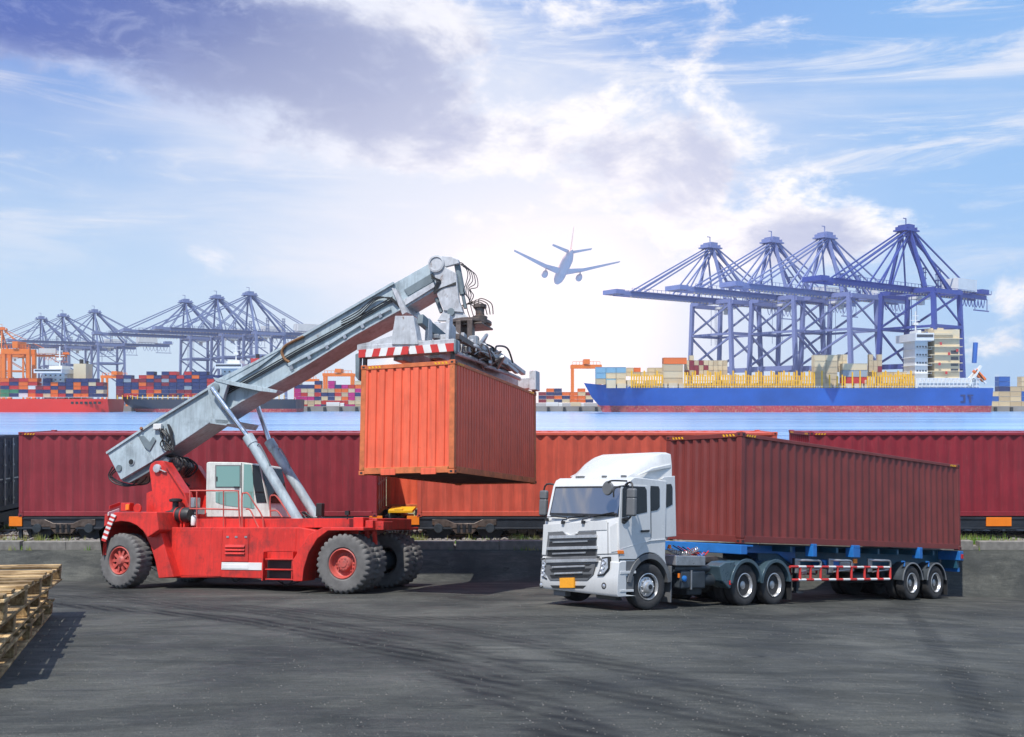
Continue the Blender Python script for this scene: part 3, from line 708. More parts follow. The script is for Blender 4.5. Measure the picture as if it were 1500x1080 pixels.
# white letters on the stern, as on the real ship
tx = MB(); a = W(1407, 590, ZS-.35)
for (x0, x1, z0, z1) in ((0, 3.2, 5.2, 6.4), (1.9, 3.2, 0, 5.2), (0, 1.9, 0, 1.2), (4.4, 8.2, 5.2, 6.4), (5.7, 6.9, 0, 5.2)): tx.box(a.x+x0, a.x+x1, a.y+.0, a.y+.12, a.z+x0*0+z0*.8, a.z+z1*.8)
tx.build('hull_lettering', P['navy'], rs, I4, smooth=False)
cr = ['tan', 'cream', 'cream', 'tan', 'white', 'cyan', 'maroon']
block(873, 563, 3, 3, 14.3, 8.2, ZS+8, ['cream', 'tan', 'cyan', 'cream'], 'near blue ship bow', 'containers on the blue ship')
block(918, 551, 5, [2, 2, 1, 2, 2], 10, 6, ZS+22, ['cream', 'tan', 'orange', 'cream'], 'behind blue ship bow', 'containers on the blue ship')
block(972, 563.5, 1, 3, 28.6, 9.8, ZS+6, ['cream', 'grey', 'tan'], 'in tall block before yellow guides', 'containers on the blue ship')
bgbox(972, 533.2, 34, 9.2, ZS+6, 'orange', 'long orange container on top of the tall block forward of the yellow guides', 'containers on the blue ship')
block(1003, 549.5, 9, [3, 4, 3, 3, 3, 3, 3, 3, 3], 6.5, 7.0, ZS+12, ['tan', 'tan', 'cream', 'maroon', 'cream'], 'above the yellow guides', 'containers on the blue ship')
block(1193, 564, 2, 5, 16.6, 8.6, ZS+5, ['cream', 'cream', 'tan'], 'in wide pale block', 'containers on the blue ship')
block(1228, 545, 2, 3, 6.3, 8.4, ZS+9, ['tan', 'cream'], 'in narrow pale block', 'containers on the blue ship')
bgbox(1234.5, 562, 36, 9.6, ZS+4, 'red', 'long red container at the bottom of the block beside the white tower', 'containers on the blue ship')
block(1234.5, 552, 1, 2, 36, 9.6, ZS+4, ['cream', 'grey'], 'above the long red container', 'containers on the blue ship')
block(1273, 545, 3, [3, 2, 3], 6, 8.4, ZS+8, ['tan', 'maroon', 'tan'], 'right of the long red container', 'containers on the blue ship')
block(1272, 552, 5, 1, 12, 7, ZS+20, ['tan', 'cream'], 'beside the bridge tower', 'containers on the blue ship')
# red ship
r2 = empty('container_ship', Matrix.Translation((-270, ZS+15, WZ)), 'bright red container ship moored at the far left', 'ship')
hull(r2, -360, 156, True, 584.5, 602, 30, M_shipr, M_shipr, 0)
for k in range(7): MB().box(W(104+k*6.6, 0, ZS).x, W(108+k*6.6, 0, ZS).x, ZS-.1, ZS+.3, W(0, 592, ZS).z, W(0, 588.5, ZS).z).build('mooring_port', K['blk'], r2, I4, smooth=False)
superstructure(r2, 55, 88, 584, 540, P['white'], M_win, P['cream'], 30)
pr = ['navy', 'red', 'orange', 'navy', 'red', 'maroon', 'green', 'navy', 'orange', 'white']
block(0, 581.5, 4, 5, 13.2, 5.3, ZS+4, pr, 'left of red ship tower', 'containers on the red ship')
block(52, 582, 9, [3, 5, 4, 4, 5, 5, 5, 5, 4], 9.8 if 0 else 10.6, 5.3, ZS+3, ['navy', 'orange', 'red', 'navy', 'cream', 'maroon'], 'right of red ship tower', 'containers on the red ship', keep=lambda c, t: True)
# black ship
r3 = empty('container_ship', Matrix.Translation((-200, ZS+16, WZ)), 'black hulled container ship with red waterline lying behind the raised boom', 'ship')
hull(r3, 159, 432, True, 585, 599, 30, M_shipk, M_boot, 5)
superstructure(r3, 320, 352, 585, 532, P['white'], M_win, P['red'], 30)
pb = ['navy', 'navy', 'red', 'navy', 'red', 'maroon', 'grey', 'orange', 'navy']
block(170, 581.5, 16, [6, 6, 5, 6, 7, 6, 7, 7, 6, 7, 7, 7], 10.6, 5.1, ZS+4, pb, 'on the black ship', 'containers on the black ship')
hc = MB()
for k in range(34): hc.beam(W(172+k*7.4, 585, ZS+1), W(172+k*7.4, 579, ZS+1), .5, .5)
hc.build('lashing_post', P['yellow'], r3, I4, smooth=False)['kind'] = 'stuff'
# quay stacks
block(431, 598, 10, [7, 6, 6, 7, 5, 7, 6, 6, 6, 7], 9.4, 5.5, 668, ['magenta', 'cream', 'navy', 'cream', 'tan', 'navy', 'magenta', 'orange', 'red'], 'on quay left of boom', 'containers stacked on the quay')
block(789, 590, 7, [3, 4, 4, 3, 3, 4, 3], 11, 5.0, 730, ['navy', 'cream', 'orange', 'maroon', 'navy'], 'on quay before blue ship', 'containers stacked on the quay')
block(1447, 595, 4, [3, 6, 4, 6], 16, 7, 690, ['cream', 'tan', 'navy', 'bluem', 'tan'], 'on quay beyond blue stern', 'containers stacked on the quay')
# lorries on the quay, a mast light
def lorry(px, py, w, col, label):
    a = W(px, py, 664); s = w/FPX*664; r = empty('parked_truck', loc(a.x, 664, 1.6 if 0 else .42), label, 'truck', 'lorries on the far quay'); m0 = WM[r.name]
    MB().box(0, s*.74, 0, 2.5, 1.2, 4.0).build('trailer_box', P[col], r, m0, .08); MB().box(s*.78, s, 0, 2.5, .8, 3.4).build('cab', P['white'], r, m0, .25)
    MB().box(s*.93, s*1.005, .2, 2.3, 2.1, 3.1).build('windscreen', M_win, r, m0, smooth=False)
    for x in (.1, .22, .84): MB().tube((s*x, -.05, .5), (s*x, 2.5, .5), .5, 12).build('wheel', K['blk'], r, m0)
lorry(478, 600, 26, 'white', 'white lorry parked on the far quay left of the hanging container')
lorry(800, 600, 24, 'white', 'white lorry on the far quay right of the hanging container')
lorry(836, 600, 20, 'cream', 'cream lorry on the far quay near the blue ship bow')
# airliner
am = paint('aircraft_grey', (.80, .60, .56), .8, .05)
q = W(826, 392, 520)
ar = empty('airliner', Matrix.Translation(q), 'grey twin engined airliner flying away above the harbour', 'airplane')
AM = Matrix.Translation(q) @ Matrix.Rotation(R(12), 4, 'Z') @ Matrix.Rotation(R(-8), 4, 'X') @ Matrix.Rotation(R(9), 4, 'Y')
AM = Matrix.Translation(q) @ Matrix.Rotation(R(5), 4, 'Z') @ Matrix.Rotation(R(-9), 4, 'X') @ Matrix.Rotation(R(5.5), 4, 'Y')
# local: +y nose (away), x span, z up
fz = MB(); fz.lathe([(.05, -31), (.9, -29), (2.0, -22), (2.9, -14), (3.0, 0), (3.0, 16), (2.7, 22), (1.9, 27), (.9, 30), (.05, 31)], (0, 0, 0), 'y', 20); fz.build('fuselage', am, ar, AM)
for s in (-1, 1):
    secs = [(2.0, 9, -3, -1.4, 1.1), (10, 3, -4.5, -.7, .8), (28.5, -9.5, -12.5, 2.9, .3)]
    rings = [[(s*x, yl, z), (s*x, (yl+yt)/2, z+t/2), (s*x, yt, z), (s*x, (yl+yt)/2, z-t/2)] for x, yl, yt, z, t in secs]
    MB().loft(rings).build('wing', am, ar, AM, ang=20)
    en = MB(); en.lathe([(1.3, 8.3), (1.75, 7.6), (1.75, 5), (1.2, 2.2), (.5, 1.6)], (s*9.5, 0, -3.0), 'y', 16); en.box(s*9.5-.2, s*9.5+.2, 1.5, 6, -2.6, -.8); en.build('engine', am, ar, AM)
    secs = [(1.2, -22, -27.5, .8, .5), (10.2, -28, -31, 2.0, .2)]
    rings = [[(s*x, yl, z), (s*x, (yl+yt)/2, z+t/2), (s*x, yt, z), (s*x, (yl+yt)/2, z-t/2)] for x, yl, yt, z, t in secs]
    MB().loft(rings).build('tailplane', am, ar, AM)
rings = [[(0, yl, z), (t/2, (yl+yt)/2, z), (0, yt, z), (-t/2, (yl+yt)/2, z)] for z, yl, yt, t in ((2.0, -20, -28.5, .8), (12.5, -28.5, -32, .3))]
MB().loft(rings).build('tail_fin', am, ar, AM)
# ------------------------------------------------------------------ full size containers
def wave(n, L, d, p=(.30, .20, .30, .20)):
    pts = [(0, 0)]; s = L/n
    for i in range(n):
        x = i*s; pts += [(x+s*p[0]/2, 0), (x+s*(p[0]/2+p[1]), d), (x+s*(p[0]/2+p[1]+p[2]), d), (x+s*(1-p[0]/2), 0)]
    pts.append((L, 0)); return pts
def container(M0, Lc, Wd, H, m, mf, label, group=None, ns=36, ne=9, d=.036, open_end='far', marks=True, ang=38, pat=(.30, .20, .30, .20)):
    r = empty('shipping_container', M0, label, 'container', group); F = WM[r.name]
    B = lambda n, mb, mm=mf, **k: mb.build(n, mm, r, F, **k)
    c = .16; z0, z1 = .17, H-.11
    for y, sgn in ((.018, 1), (Wd-.018, -1)):
        mb = MB(); w = wave(ns, Lc-2*c*.8, d, pat); n = len(w)
        mb._add([(c*.8+x, y+sgn*q, z) for z in (z0, z1) for x, q in w], [(i, i+1, n+i+1, n+i) for i in range(n-1)])
        B('side_panel', mb, m, ang=ang)
    ends = [('front_panel', .018, 1)]
    if open_end != 'far': ends.append(('end_panel', Lc-.018, -1))
    for nm, x, sgn in ends:
        mb = MB(); w = wave(ne, Wd-2*c*.8, d*1.25, pat); n = len(w)
        mb._add([(x+sgn*q, c*.8+y, z) for z in (z0, z1) for y, q in w], [(i, i+1, n+i+1, n+i) for i in range(n-1)])
        B(nm, mb, m, ang=ang)
    if open_end == 'far':
        for k in range(2):
            y0 = c+.01+k*(Wd-2*c)/2; y1 = y0+(Wd-2*c)/2-.02
            mb = MB(); mb.box(Lc-.07, Lc-.03, y0, y1, z0, z1)
            for q in range(5): mb.box(Lc-.032, Lc-.012, y0+.06, y1-.06, z0+.12+q*(z1-z0)/5, z0+(q+.72)*(z1-z0)/5)
            B('door', mb, m)
            for q in (.25, .72):
                yy = y0+(y1-y0)*q; rod = MB(); rod.tube((Lc+.02, yy, z0+.02), (Lc+.02, yy, z1-.02), .02, 8)
                for z in (.1, .35, .6, .9): rod.box(Lc-.01, Lc+.045, yy-.04, yy+.04, z0+z*(z1-z0)-.03, z0+z*(z1-z0)+.03)
                rod.box(Lc+.02, Lc+.05, yy, yy+.32, z0+1.0, z0+1.04); B('lock_rod', rod, K['tankm'])
    rf = MB(); w = wave(ns, Lc-.1, .02); n = len(w)
    rf._add([(.05+x, y, H-.05+.0*q-q) for y in (.03, Wd-.03) for x, q in w], [(i, i+1, n+i+1, n+i) for i in range(n-1)]); B('roof', rf, m)
    fl = MB(); fl.box(.04, Lc-.04, .05, Wd-.05, .12, .15)
    B('floor', fl, K['underfl'])
    for k in range(int(Lc/.42)): 
        if k: B('cross_member', MB().box(k*.42-.03, k*.42+.03, .07, Wd-.07, .03, .118), K['underfl'], smooth=False)
    for y in (0, Wd-.06):
        B('bottom_rail', MB().box(.17, Lc-.17, y+.004, y+.05, .02, .18), bevel=.008); B('top_rail', MB().box(.17, Lc-.17, y+.002, y+.055, H-.12, H-.03), bevel=.01)
    for x, nm in ((0, 1), (Lc-.06, 0)):
        B('end_sill', MB().box(x+.002, x+.058, .16, Wd-.16, .015, .18), bevel=.008); B('end_header', MB().box(x+.003, x+.057, .16, Wd-.16, H-.13, H-.02), bevel=.008)
    hole = MB()
    for x in (0, Lc-c):
        for y in (0, Wd-c):
            B('corner_post', MB().box(x+.006, x+c-.006, y+.006, y+c-.006, .12, H-.12), bevel=.014)
            for z in (-.01, H-.118):
                cc = MB(); t = .035; X0, X1, Y0, Y1, Z0, Z1 = x-.006, x+.178-.006*2, y-.006, y+.162, z, z+.118
                if x: X0, X1 = x-.006, x+c+.006
                cc.box(X0, X1, Y0, Y1, Z0, Z1); B('corner_casting', cc, bevel=.012)
                yo = -.009 if y == 0 else Wd+.009; hole.box(X0+.05, X1-.05, yo-.002, yo+.002, Z0+.035, Z1-.035)
                xo = -.009 if x == 0 else Lc+.009; hole.box(xo-.002, xo+.002, Y0+.05, Y1-.05, Z0+.035, Z1-.035)
    B('casting_slot', hole, K['blk'], smooth=False)['kind'] = 'stuff'
    if marks:
        for x, y in ((.2, 0), (Lc-.62, 0)):
            mk = MB()
            for k in range(4): mk.prism([(x+k*.1, H-.10), (x+.05+k*.1, H-.10), (x+.085+k*.1, H-.045), (x+.035+k*.1, H-.045)], 'y', -.001-.003, .0)
            B('hazard_mark', mk, K['yellow'], smooth=False)['kind'] = 'stuff'
        for y in (.2, Wd-.6):
            mk = MB()
            for k in range(4): mk.prism([(y+k*.1, H-.10), (y+.05+k*.1, H-.10), (y+.085+k*.1, H-.045), (y+.035+k*.1, H-.045)], 'x', -.003, .0)
            B('hazard_mark', mk, K['yellow'], smooth=False)['kind'] = 'stuff'
    return r
# ------------------------------------------------------------------ train
ZT = 34.0; TW = 2.56
zt, zbm = W(0, 633, ZT).z, W(0, 757, ZT).z; TH = zt-zbm
pxX = lambda px, Z=ZT: (px-CX)/FPX*Z
Rp = (.14, .34, .16, .36)
def trainbox(px0, px1, m, label, Z=ZT, H=None, **k):
    x0 = pxX(px0, Z); Lc = pxX(px1, Z)-x0
    return container(loc(x0, Z, zbm), Lc, TW, H or TH, m, k.pop('mf', m), label, 'containers on the train', d=.07, pat=Rp, ang=75, **k)
trainbox(27, 552, K['cmar'], 'maroon container on the train behind the red reach stacker', ns=28)
trainbox(611, 1139, K['cred'], 'brick red container on the train between reach stacker and white truck', ns=28, marks=False)
trainbox(1186, 1730, K['cmar2'], 'crimson container on the train at the right edge behind the brown container', ns=28)
trainbox(-520, -14, K['cnavy'], 'dark navy container on the train at the left edge', Z=34.9, H=TH*.94, ns=30, marks=False)
container(loc(pxX(566, 36.9), 36.9, zbm-.05), 5.2, 2.4, TH*.97, K['crust'], K['crustf'], 'rust orange container glimpsed in the gap between the maroon and brick red ones', 'containers on the train', ns=15, marks=False)
def wheelset(mb, x):
    for y in (.45, 2.0):
        mb.lathe([(.43, 0), (.43, .06), (.46, .06), (.46, .10)], (x, y+.0, .60-.02), 'y', 28)
    mb.tube((x, .3, .58), (x, 2.3, .58), .08, 10)
def bogie(r, F, xc):
    fr = MB(); z = .58
    fr.prism([(xc-1.15, z+.02), (xc-1.15, z+.22), (xc-.7, z+.24), (xc-.35, z+.08), (xc+.35, z+.08), (xc+.7, z+.24), (xc+1.15, z+.22), (xc+1.15, z+.02), (xc+.9, z-.06), (xc+.5, z-.05), (xc+.3, z-.30), (xc-.3, z-.30), (xc-.5, z-.05), (xc-.9, z-.06)], 'y', .02, .16)
    b = fr.build('bogie', K['greasy'], r, F, .02)
    for x in (xc-.92, xc+.92):
        mb = MB(); mb.lathe([(.47, 0), (.47, .035), (.43, .05), (.43, .13), (.36, .14), (.14, .10), (.14, .0)], (x, .20, z-.10), 'y', 32); mb.tube((x, .3, z-.1), (x, 2.2, z-.1), .08, 10)
        mb.lathe([(.43, 0), (.47, .13)], (x, 1.9, z-.10), 'y', 28); mb.build('wheelset', K['wag'], b, F)
        MB().lathe([(.15, -.05), (.17, .0), (.15, .12), (.06, .13)], (x, .02, z-.1), 'y', 16).build('axle_box', K['chas'], b, F)
    for k in (-.2, 0, .2):
        sp = MB(); pts = [(xc+k+.07*math.cos(a*.7), .06+.07*math.sin(a*.7), z-.26+a*.0045) for a in range(70)]; sp.path(pts, .014, 5); sp.build('spring', K['wag'], b, F)
def wagon(px0, px1, bogs, label, plates=(), Z=ZT, deck=True):
    x0, x1 = pxX(px0, Z), pxX(px1, Z); r = empty('flat_wagon', loc(0, Z, 0), label, 'railway wagon', 'flat wagons of the train'); F = WM[r.name]
    b = MB(); b.box(x0, x1, .05, .16, .46, zbm-.012); b.box(x0, x1, 2.35, 2.5, .46, zbm-.012); b.box(x0, x1, .02, .26, zbm-.10, zbm-.012); b.box(x0, x1, .02, .26, .44, .50)
    b.build('side_sill', K['wag'], r, F, .012)
    MB().box(x0+.3, x1-.3, 1.0, 1.6, .35, zbm-.10).build('centre_sill', K['wag'], r, F)
    for k in range(9): MB().box(x0+.2+(x1-x0-.5)*k/8, x0+.3+(x1-x0-.5)*k/8, .17, 2.34, .50, zbm-.05).build('cross_bearer', K['wag'], r, F, smooth=False)
    for c in bogs: bogie(r, F, pxX(c, Z))
    for a, b_, ya, yb in plates:
        MB().box(pxX(a, Z), pxX(b_, Z), .005, .045, W(0, yb, Z).z, W(0, ya, Z).z).build('marker_plate', K['orange'], r, F, .006)
    return r, F
r, F = wagon(24, 556, (92, 455), 'black flat wagon under the maroon container', [(13, 32, 757, 771), (541, 560, 756, 770)])
for k, px in enumerate((28, 40)): MB().path(curve([(pxX(px), .2, .46), (pxX(px)+.05, .15, .2), (pxX(px)-.1, .1, .05)]), .022).build('brake_hose', K['blk'], r, F)
MB().box(pxX(25), pxX(30), .1, .2, .0, .46).build('ladder_step', K['wag'], r, F)
r, F = wagon(598, 1146, (680, 1060), 'black flat wagon under the brick red container', [(596, 614, 756, 769)])
y = MB(); y.box(pxX(567), pxX(603), .3, 1.5, W(0, 753, ZT).z, W(0, 749, ZT).z); y.box(pxX(576), pxX(588), .3, .6, W(0, 749, ZT).z, W(0, 747, ZT).z); y.build('end_platform', K['yellow'], r, F, .01)
cp = MB(); cp.box(pxX(558), pxX(600), .9, 1.5, .55, .82); cp.box(pxX(566), pxX(580), .6, 1.8, .42, .90); cp.tube((pxX(584), .5, .7), (pxX(584), 1.9, .7), .16, 12); cp.build('coupler', K['chas'], r, F, .03)
for a, b_ in ((566, 575), (588, 580), (594, 586), (571, 571)):
    MB().path(curve([(pxX(a), .3, .75), (pxX(a)+.05, .28, .3), (pxX(b_), .26, .12), (pxX(b_)+.1, .26, .4)]), .025).build('brake_hose', K['blk'], r, F)
for a in (569, 602, 609): MB().box(pxX(a), pxX(a)+.05, .2, .25, .05, .5).build('ladder_rail', K['wag'], r, F)
ub = MB(); rng = random.Random(9)
for k in range(9): x = pxX(745)+k*.35; ub.box(x, x+.28, .25, .7, .20+rng.uniform(0, .15), .47)
ub.build('brake_gear', K['greasy'], r, F)
r, F = wagon(1163, 1740, (1262, 1640), 'black flat wagon under the crimson container', [(1445, 1482, 758, 771)])
r, F = wagon(-540, -4, (-90,), 'black flat wagon under the navy container', [], Z=34.9)
# ------------------------------------------------------------------ wheels
def tyre_mesh(name, rad, w, rim, m, lugs=0, depth=.05, cross=False):
    n = lugs*3 if lugs else 48; h = w/2
    prof = [(rim*.93, -h*.62), (rim, -h*.82), (rim*1.12, -h*.97), (rad*.80, -h*1.0), (rad*.90, -h*.98), (rad*.965, -h*.88), (rad, -h*.74), (rad, -h*.06), (rad, h*.06), (rad, h*.74), (rad*.965, h*.88), (rad*.90, h*.98), (rad*.80, h), (rim*1.12, h*.97), (rim, h*.82), (rim*.93, h*.62)]
    dd = depth/rad
    def mod(j, k):
        if not lugs: return (1-dd) if j in () else 1
        if j in (7, 8): return 1-dd*.6
        if 4 <= j <= 6: return 1-(dd if k % 3 == 0 else 0)*(.5 if j == 4 else 1)
        if 9 <= j <= 11: return 1-(dd if k % 3 == 1 else 0)*(.5 if j == 11 else 1)
        return 1
    mb = MB(); mb.lathe(prof, (0, 0, 0), 'y', n, mod)
    # open centre: no caps
    mb.f = mb.f[:-2]
    if not lugs:
        # circumferential grooves
        for q in (-.42, 0, .42): mb.lathe([(rad+.002, h*q-.012), (rad+.002, h*q+.012)], (0, 0, 0), 'y', 48)
    return mb.mesh(name, m, ang=30 if lugs else 45)
def ring_bolts(mb, r, y, n, s, out=-1, L=.03):
    for k in range(n):
        a = 2*math.pi*k/n; mb.lathe([(s, 0), (s, out*L), (s*.6, out*L*1.2)], (r*math.cos(a), y, r*math.sin(a)), 'y', 6)
# outer face towards -y
TS = dict()
TS['big'] = tyre_mesh('tyre', .80, .58, .40, K['rubdust'], 30, .055)
mb = MB(); mb.lathe([(.40, -.20), (.41, -.255), (.385, -.27), (.365, -.25), (.35, -.14), (.33, -.10), (.30, -.085)], (0, 0, 0), 'y', 40); mb.f = mb.f[:-2]
mb.lathe([(.31, -.06), (.30, -.09), (.22, -.10), (.20, -.17), (.17, -.20), (.10, -.205), (.09, -.22), (.01, -.22)], (0, 0, 0), 'y', 32); ring_bolts(mb, .255, -.095, 16, .018); ring_bolts(mb, .14, -.2, 10, .01)
TS['bigrim_f'] = mb.mesh('wheel', K['redrim'])
mb = MB(); mb.lathe([(.40, -.20), (.41, -.25), (.385, -.265), (.36, -.24), (.35, -.17), (.30, -.15)], (0, 0, 0), 'y', 40); mb.f = mb.f[:-2]
for k in range(10):
    a = 2*math.pi*k/10; mb.beam((.12*math.cos(a), -.19, .12*math.sin(a)), (.34*math.cos(a), -.17, .34*math.sin(a)), .075, .05, (0, 1, 0))
mb.lathe([(.34, -.06), (.335, -.08), (.02, -.08)], (0, 0, 0), 'y', 32); mb.lathe([(.15, -.1), (.15, -.22), (.10, -.27), (.02, -.28)], (0, 0, 0), 'y', 24); ring_bolts(mb, .31, -.16, 10, .018)
TS['bigrim_r'] = mb.mesh('wheel', K['redrim'])
TS['truck'] = tyre_mesh('tyre', .5, .28, .29, K['rub'], 0)
mb = MB(); mb.lathe([(.285, -.09), (.295, -.135), (.28, -.14), (.265, -.11), (.255, -.05), (.235, -.045)], (0, 0, 0), 'y', 40); mb.f = mb.f[:-2]
mb.lathe([(.245, -.03), (.235, -.05), (.20, -.085), (.17, -.09), (.15, -.085), (.15, -.13), (.11, -.15), (.10, -.19), (.04, -.20), (.01, -.2)], (0, 0, 0), 'y', 32); ring_bolts(mb, .17, -.09, 10, .016)
TS['rim_f'] = mb.mesh('wheel', K['alu'])
hm = MB()
for k in range(10):
    a = 2*math.pi*(k+.5)/10; hm.lathe([(.022, 0), (.022, -.004)], (.215*math.cos(a), -.073, .215*math.sin(a)), 'y', 10)
TS['holes'] = hm.mesh('hand_hole', K['blk'])
hm = MB(); hm.lathe([(.055, -.2), (.055, -.207), (.01, -.207)], (0, 0, 0), 'y', 16); TS['cap'] = hm.mesh('hub_cap', K['blk'])
mb = MB(); mb.lathe([(.285, -.10), (.295, -.14), (.28, -.145), (.262, -.12), (.25, -.04), (.245, .03), (.20, .05), (.15, .03), (.10, .03)], (0, 0, 0), 'y', 40); mb.f = mb.f[:-2]
TS['rim_r'] = mb.mesh('wheel', K['alu'])
mb = MB(); mb.lathe([(.13, .03), (.125, -.04), (.10, -.07), (.05, -.085), (.01, -.085)], (0, 0, 0), 'y', 28); ring_bolts(mb, .165, .03, 10, .016, L=.04)
TS['hub_r'] = mb.mesh('hub', K['tankm'])
def wheel(parent, F, x, y, z, rim, tyre, steer=0, flip=False, dual=0, extra=()):
    M = F @ Matrix.Translation((x, y, z)) @ Matrix.Rotation(steer+(math.pi if flip else 0), 4, 'Z')
    w = put('wheel', TS[rim], parent, M); put('tyre', TS[tyre], w, M @ Matrix.Rotation(random.uniform(0, 6), 4, 'Y'))
    for e in extra: put(TS[e].name.split('.')[0], TS[e], w, M)
    if dual: put('tyre', TS[tyre], w, M @ Matrix.Translation((0, dual, 0)))
    return w
# ------------------------------------------------------------------ reach stacker
Pf, Pr = on_ground(506, 870), on_ground(179, 862)
hd = (Pf-Pr).normalized(); yy = Vector((-hd.y, hd.x, 0)).normalized()
SO = Pr+yy*1.85; SO.z = ground(SO.x, SO.y); SM = frame(SO, (hd.x, hd.y), NL); S = Frame(SM); WB = (Pf-Pr).length
st = empty('reach_stacker', SM, 'red reach stacker with grey boom raised over the train, holding an orange container', 'reach stacker'); SF = SM
def s1(X, Y, y): q = S.hit(130+X/3.191, 620+Y/3.191, 1, y); return (q.x, q.z)
def s2(X, Y, y): q = S.hit(140+X/3.0, 360+Y/3.0, 1, y); return (q.x, q.z)
def s3(X, Y, y): q = S.hit(500+X/2.919, 360+Y/2.919, 1, y); return (q.x, q.z)
def SB(n, mb, m='red', bevel=0, parent=None, F=None, **k): return mb.build(n, K[m] if isinstance(m, str) else m, parent or st, F or SF, bevel, **k)
def v3(p, y): return (p[0], y, p[1])
# wheels
for y, fl in ((-1.85, False), (1.30, True)):
    wheel(st, SF, WB, y, .80, 'bigrim_f', 'big', 0, fl, dual=.60)
wheel(st, SF, 0, -1.75, .80, 'bigrim_r', 'big', R(-7)); wheel(st, SF, 0, 1.45, .80, 'bigrim_r', 'big', R(-7), True)
SB('axle', MB().tube((WB, -1.7, .8), (WB, 1.7, .8), .26, 16), 'chas'); SB('axle', MB().box(-.25, .25, -1.5, 1.3, .6, .95), 'chas', .04)
yb = -1.45
# chassis body
body = [s1(330, 500, yb), s1(330, 487, yb), s1(985, 487, yb), s1(1060, 500, yb), s1(1062, 590, yb), s1(975, 640, yb), s1(970, 735, yb), s1(870, 730, yb), s1(620, 722, yb), s1(330, 725, yb), s1(300, 600, yb), s1(262, 515, yb)]
SB('body', MB().prism(body, 'y', yb, 1.2), 'red', .03)
dk = [s1(500, 447, -1.25), s1(1240, 445, -1.25), s1(1240, 489, -1.25), s1(500, 489, -1.25)]
SB('deck_beam', MB().prism(dk, 'y', -1.25, -1.0), 'red', .015); SB('deck_beam', MB().prism(dk, 'y', 1.0, 1.25), 'red', .015)
dz = dk[2][1]; SB('deck_plate', MB().box(dk[0][0], dk[1][0], -1.0, 1.0, dz, dz+.06), 'red')
# rear counterweight and arch
cw = [s1(110, 430, -2.0), s1(125, 417, -2.0), s1(322, 415, -2.0), s1(333, 500, -2.0), s1(262, 508, -2.0)]
arc = []
for k in range(0, 9):
    a = R(35+k*14); arc.append((.02+1.13*math.cos(a), .84+1.10*math.sin(a)))
cwp = cw[:4]+[(arc[0][0]+.05, arc[0][1]+.02)]+arc[1:]
xl, zt_ = s1(70, 545, -2.0)
cwp = [cw[0], cw[1], cw[2], cw[3]]+arc[:8]+[(xl, zt_-.25), (xl, zt_)]
SB('counterweight', MB().prism(cwp, 'y', -2.05, 1.7), 'red', .05)
# skirt behind the rear wheel
sk = [s1(258, 508, -1.75), s1(335, 500, -1.75), s1(400, 720, -1.75), s1(330, 725, -1.75), s1(312, 640, -1.75), s1(290, 570, -1.75)]
SB('skirt_plate', MB().prism(sk, 'y', -1.78, -1.44), 'red', .02)
# striped rear warning panel
for k in range(7):
    z0 = zt_-.25+k*.19; SB('warning_stripe', MB().prism([(-2.0, z0), (-1.55, z0+.12), (-1.55, z0+.22), (-2.0, z0+.10)], 'x', xl-.045+k*.028, xl-.02+k*.028), 'stripew' if k % 2 else 'striper')
sp4 = [s1(60, 548, -2.07), s1(76, 500, -2.07), s1(92, 460, -2.07), s1(108, 424, -2.07)]
for k in range(12):
    def lp(t): q = t*3; i = min(2, int(q)); f = q-i; return (sp4[i][0]*(1-f)+sp4[i+1][0]*f, sp4[i][1]*(1-f)+sp4[i+1][1]*f)
    A, B_ = lp(k/12), lp((k+1)/12)
    SB('warning_stripe', MB().prism([(A[0], A[1]), (B_[0], B_[1]), (B_[0]+.16, B_[1]-.05), (A[0]+.16, A[1]-.05)], 'y', -2.09, -2.06), 'stripew' if k % 2 else 'striper')
lug = MB(); a = s1(150, 372, -1.3); b_ = s1(190, 412, -1.3); lug.box(a[0], b_[0], -1.3, -1.1, b_[1], a[1]); SB('lifting_lug', lug, 'red', .02)
a = s1(218, 398, -1.3); lug = MB().lathe([(.14, -.03), (.14, .03)], (a[0], -1.2, a[1]), 'y', 20); SB('lifting_lug', lug, 'red', .01); SB('tail_lamp', MB().box(a[0]-.32, a[0]-.2, -1.36, -1.3, a[1]-.05, a[1]+.12), 'amber', .01)
# front fender arch
def arch(px_c, r0, r1, a0, a1, y0, y1, z=.8, xc=None, n=14):
    out = [(xc+r1*math.cos(R(a0+(a1-a0)*k/n)), z+r1*math.sin(R(a0+(a1-a0)*k/n))) for k in range(n+1)]
    inn = [(xc+r0*math.cos(R(a0+(a1-a0)*k/n)), z+r0*math.sin(R(a0+(a1-a0)*k/n))) for k in range(n, -1, -1)]
    return MB().prism(out+inn, 'y', y0, y1)
fa = [s1(970, 640, -1.9), s1(1045, 520, -1.9), s1(1110, 487, -1.9), s1(1300, 487, -1.9), s1(1300, 502, -1.9), s1(1135, 503, -1.9), s1(1085, 540, -1.9), s1(1045, 605, -1.9), s1(1022, 680, -1.9), s1(1015, 738, -1.9), s1(972, 738, -1.9)]
# rear face plate over the wheels
SB('rear_plate', MB().box(xl-.02, xl+.1, -2.0, 1.6, zt_-.45, zt_+.75), 'red', .02)
SB('front_fender', MB().prism(fa, 'y', -2.1, -1.4), 'red', .02); SB('front_fender', MB().prism(fa, 'y', .9, 1.6), 'red', .02)
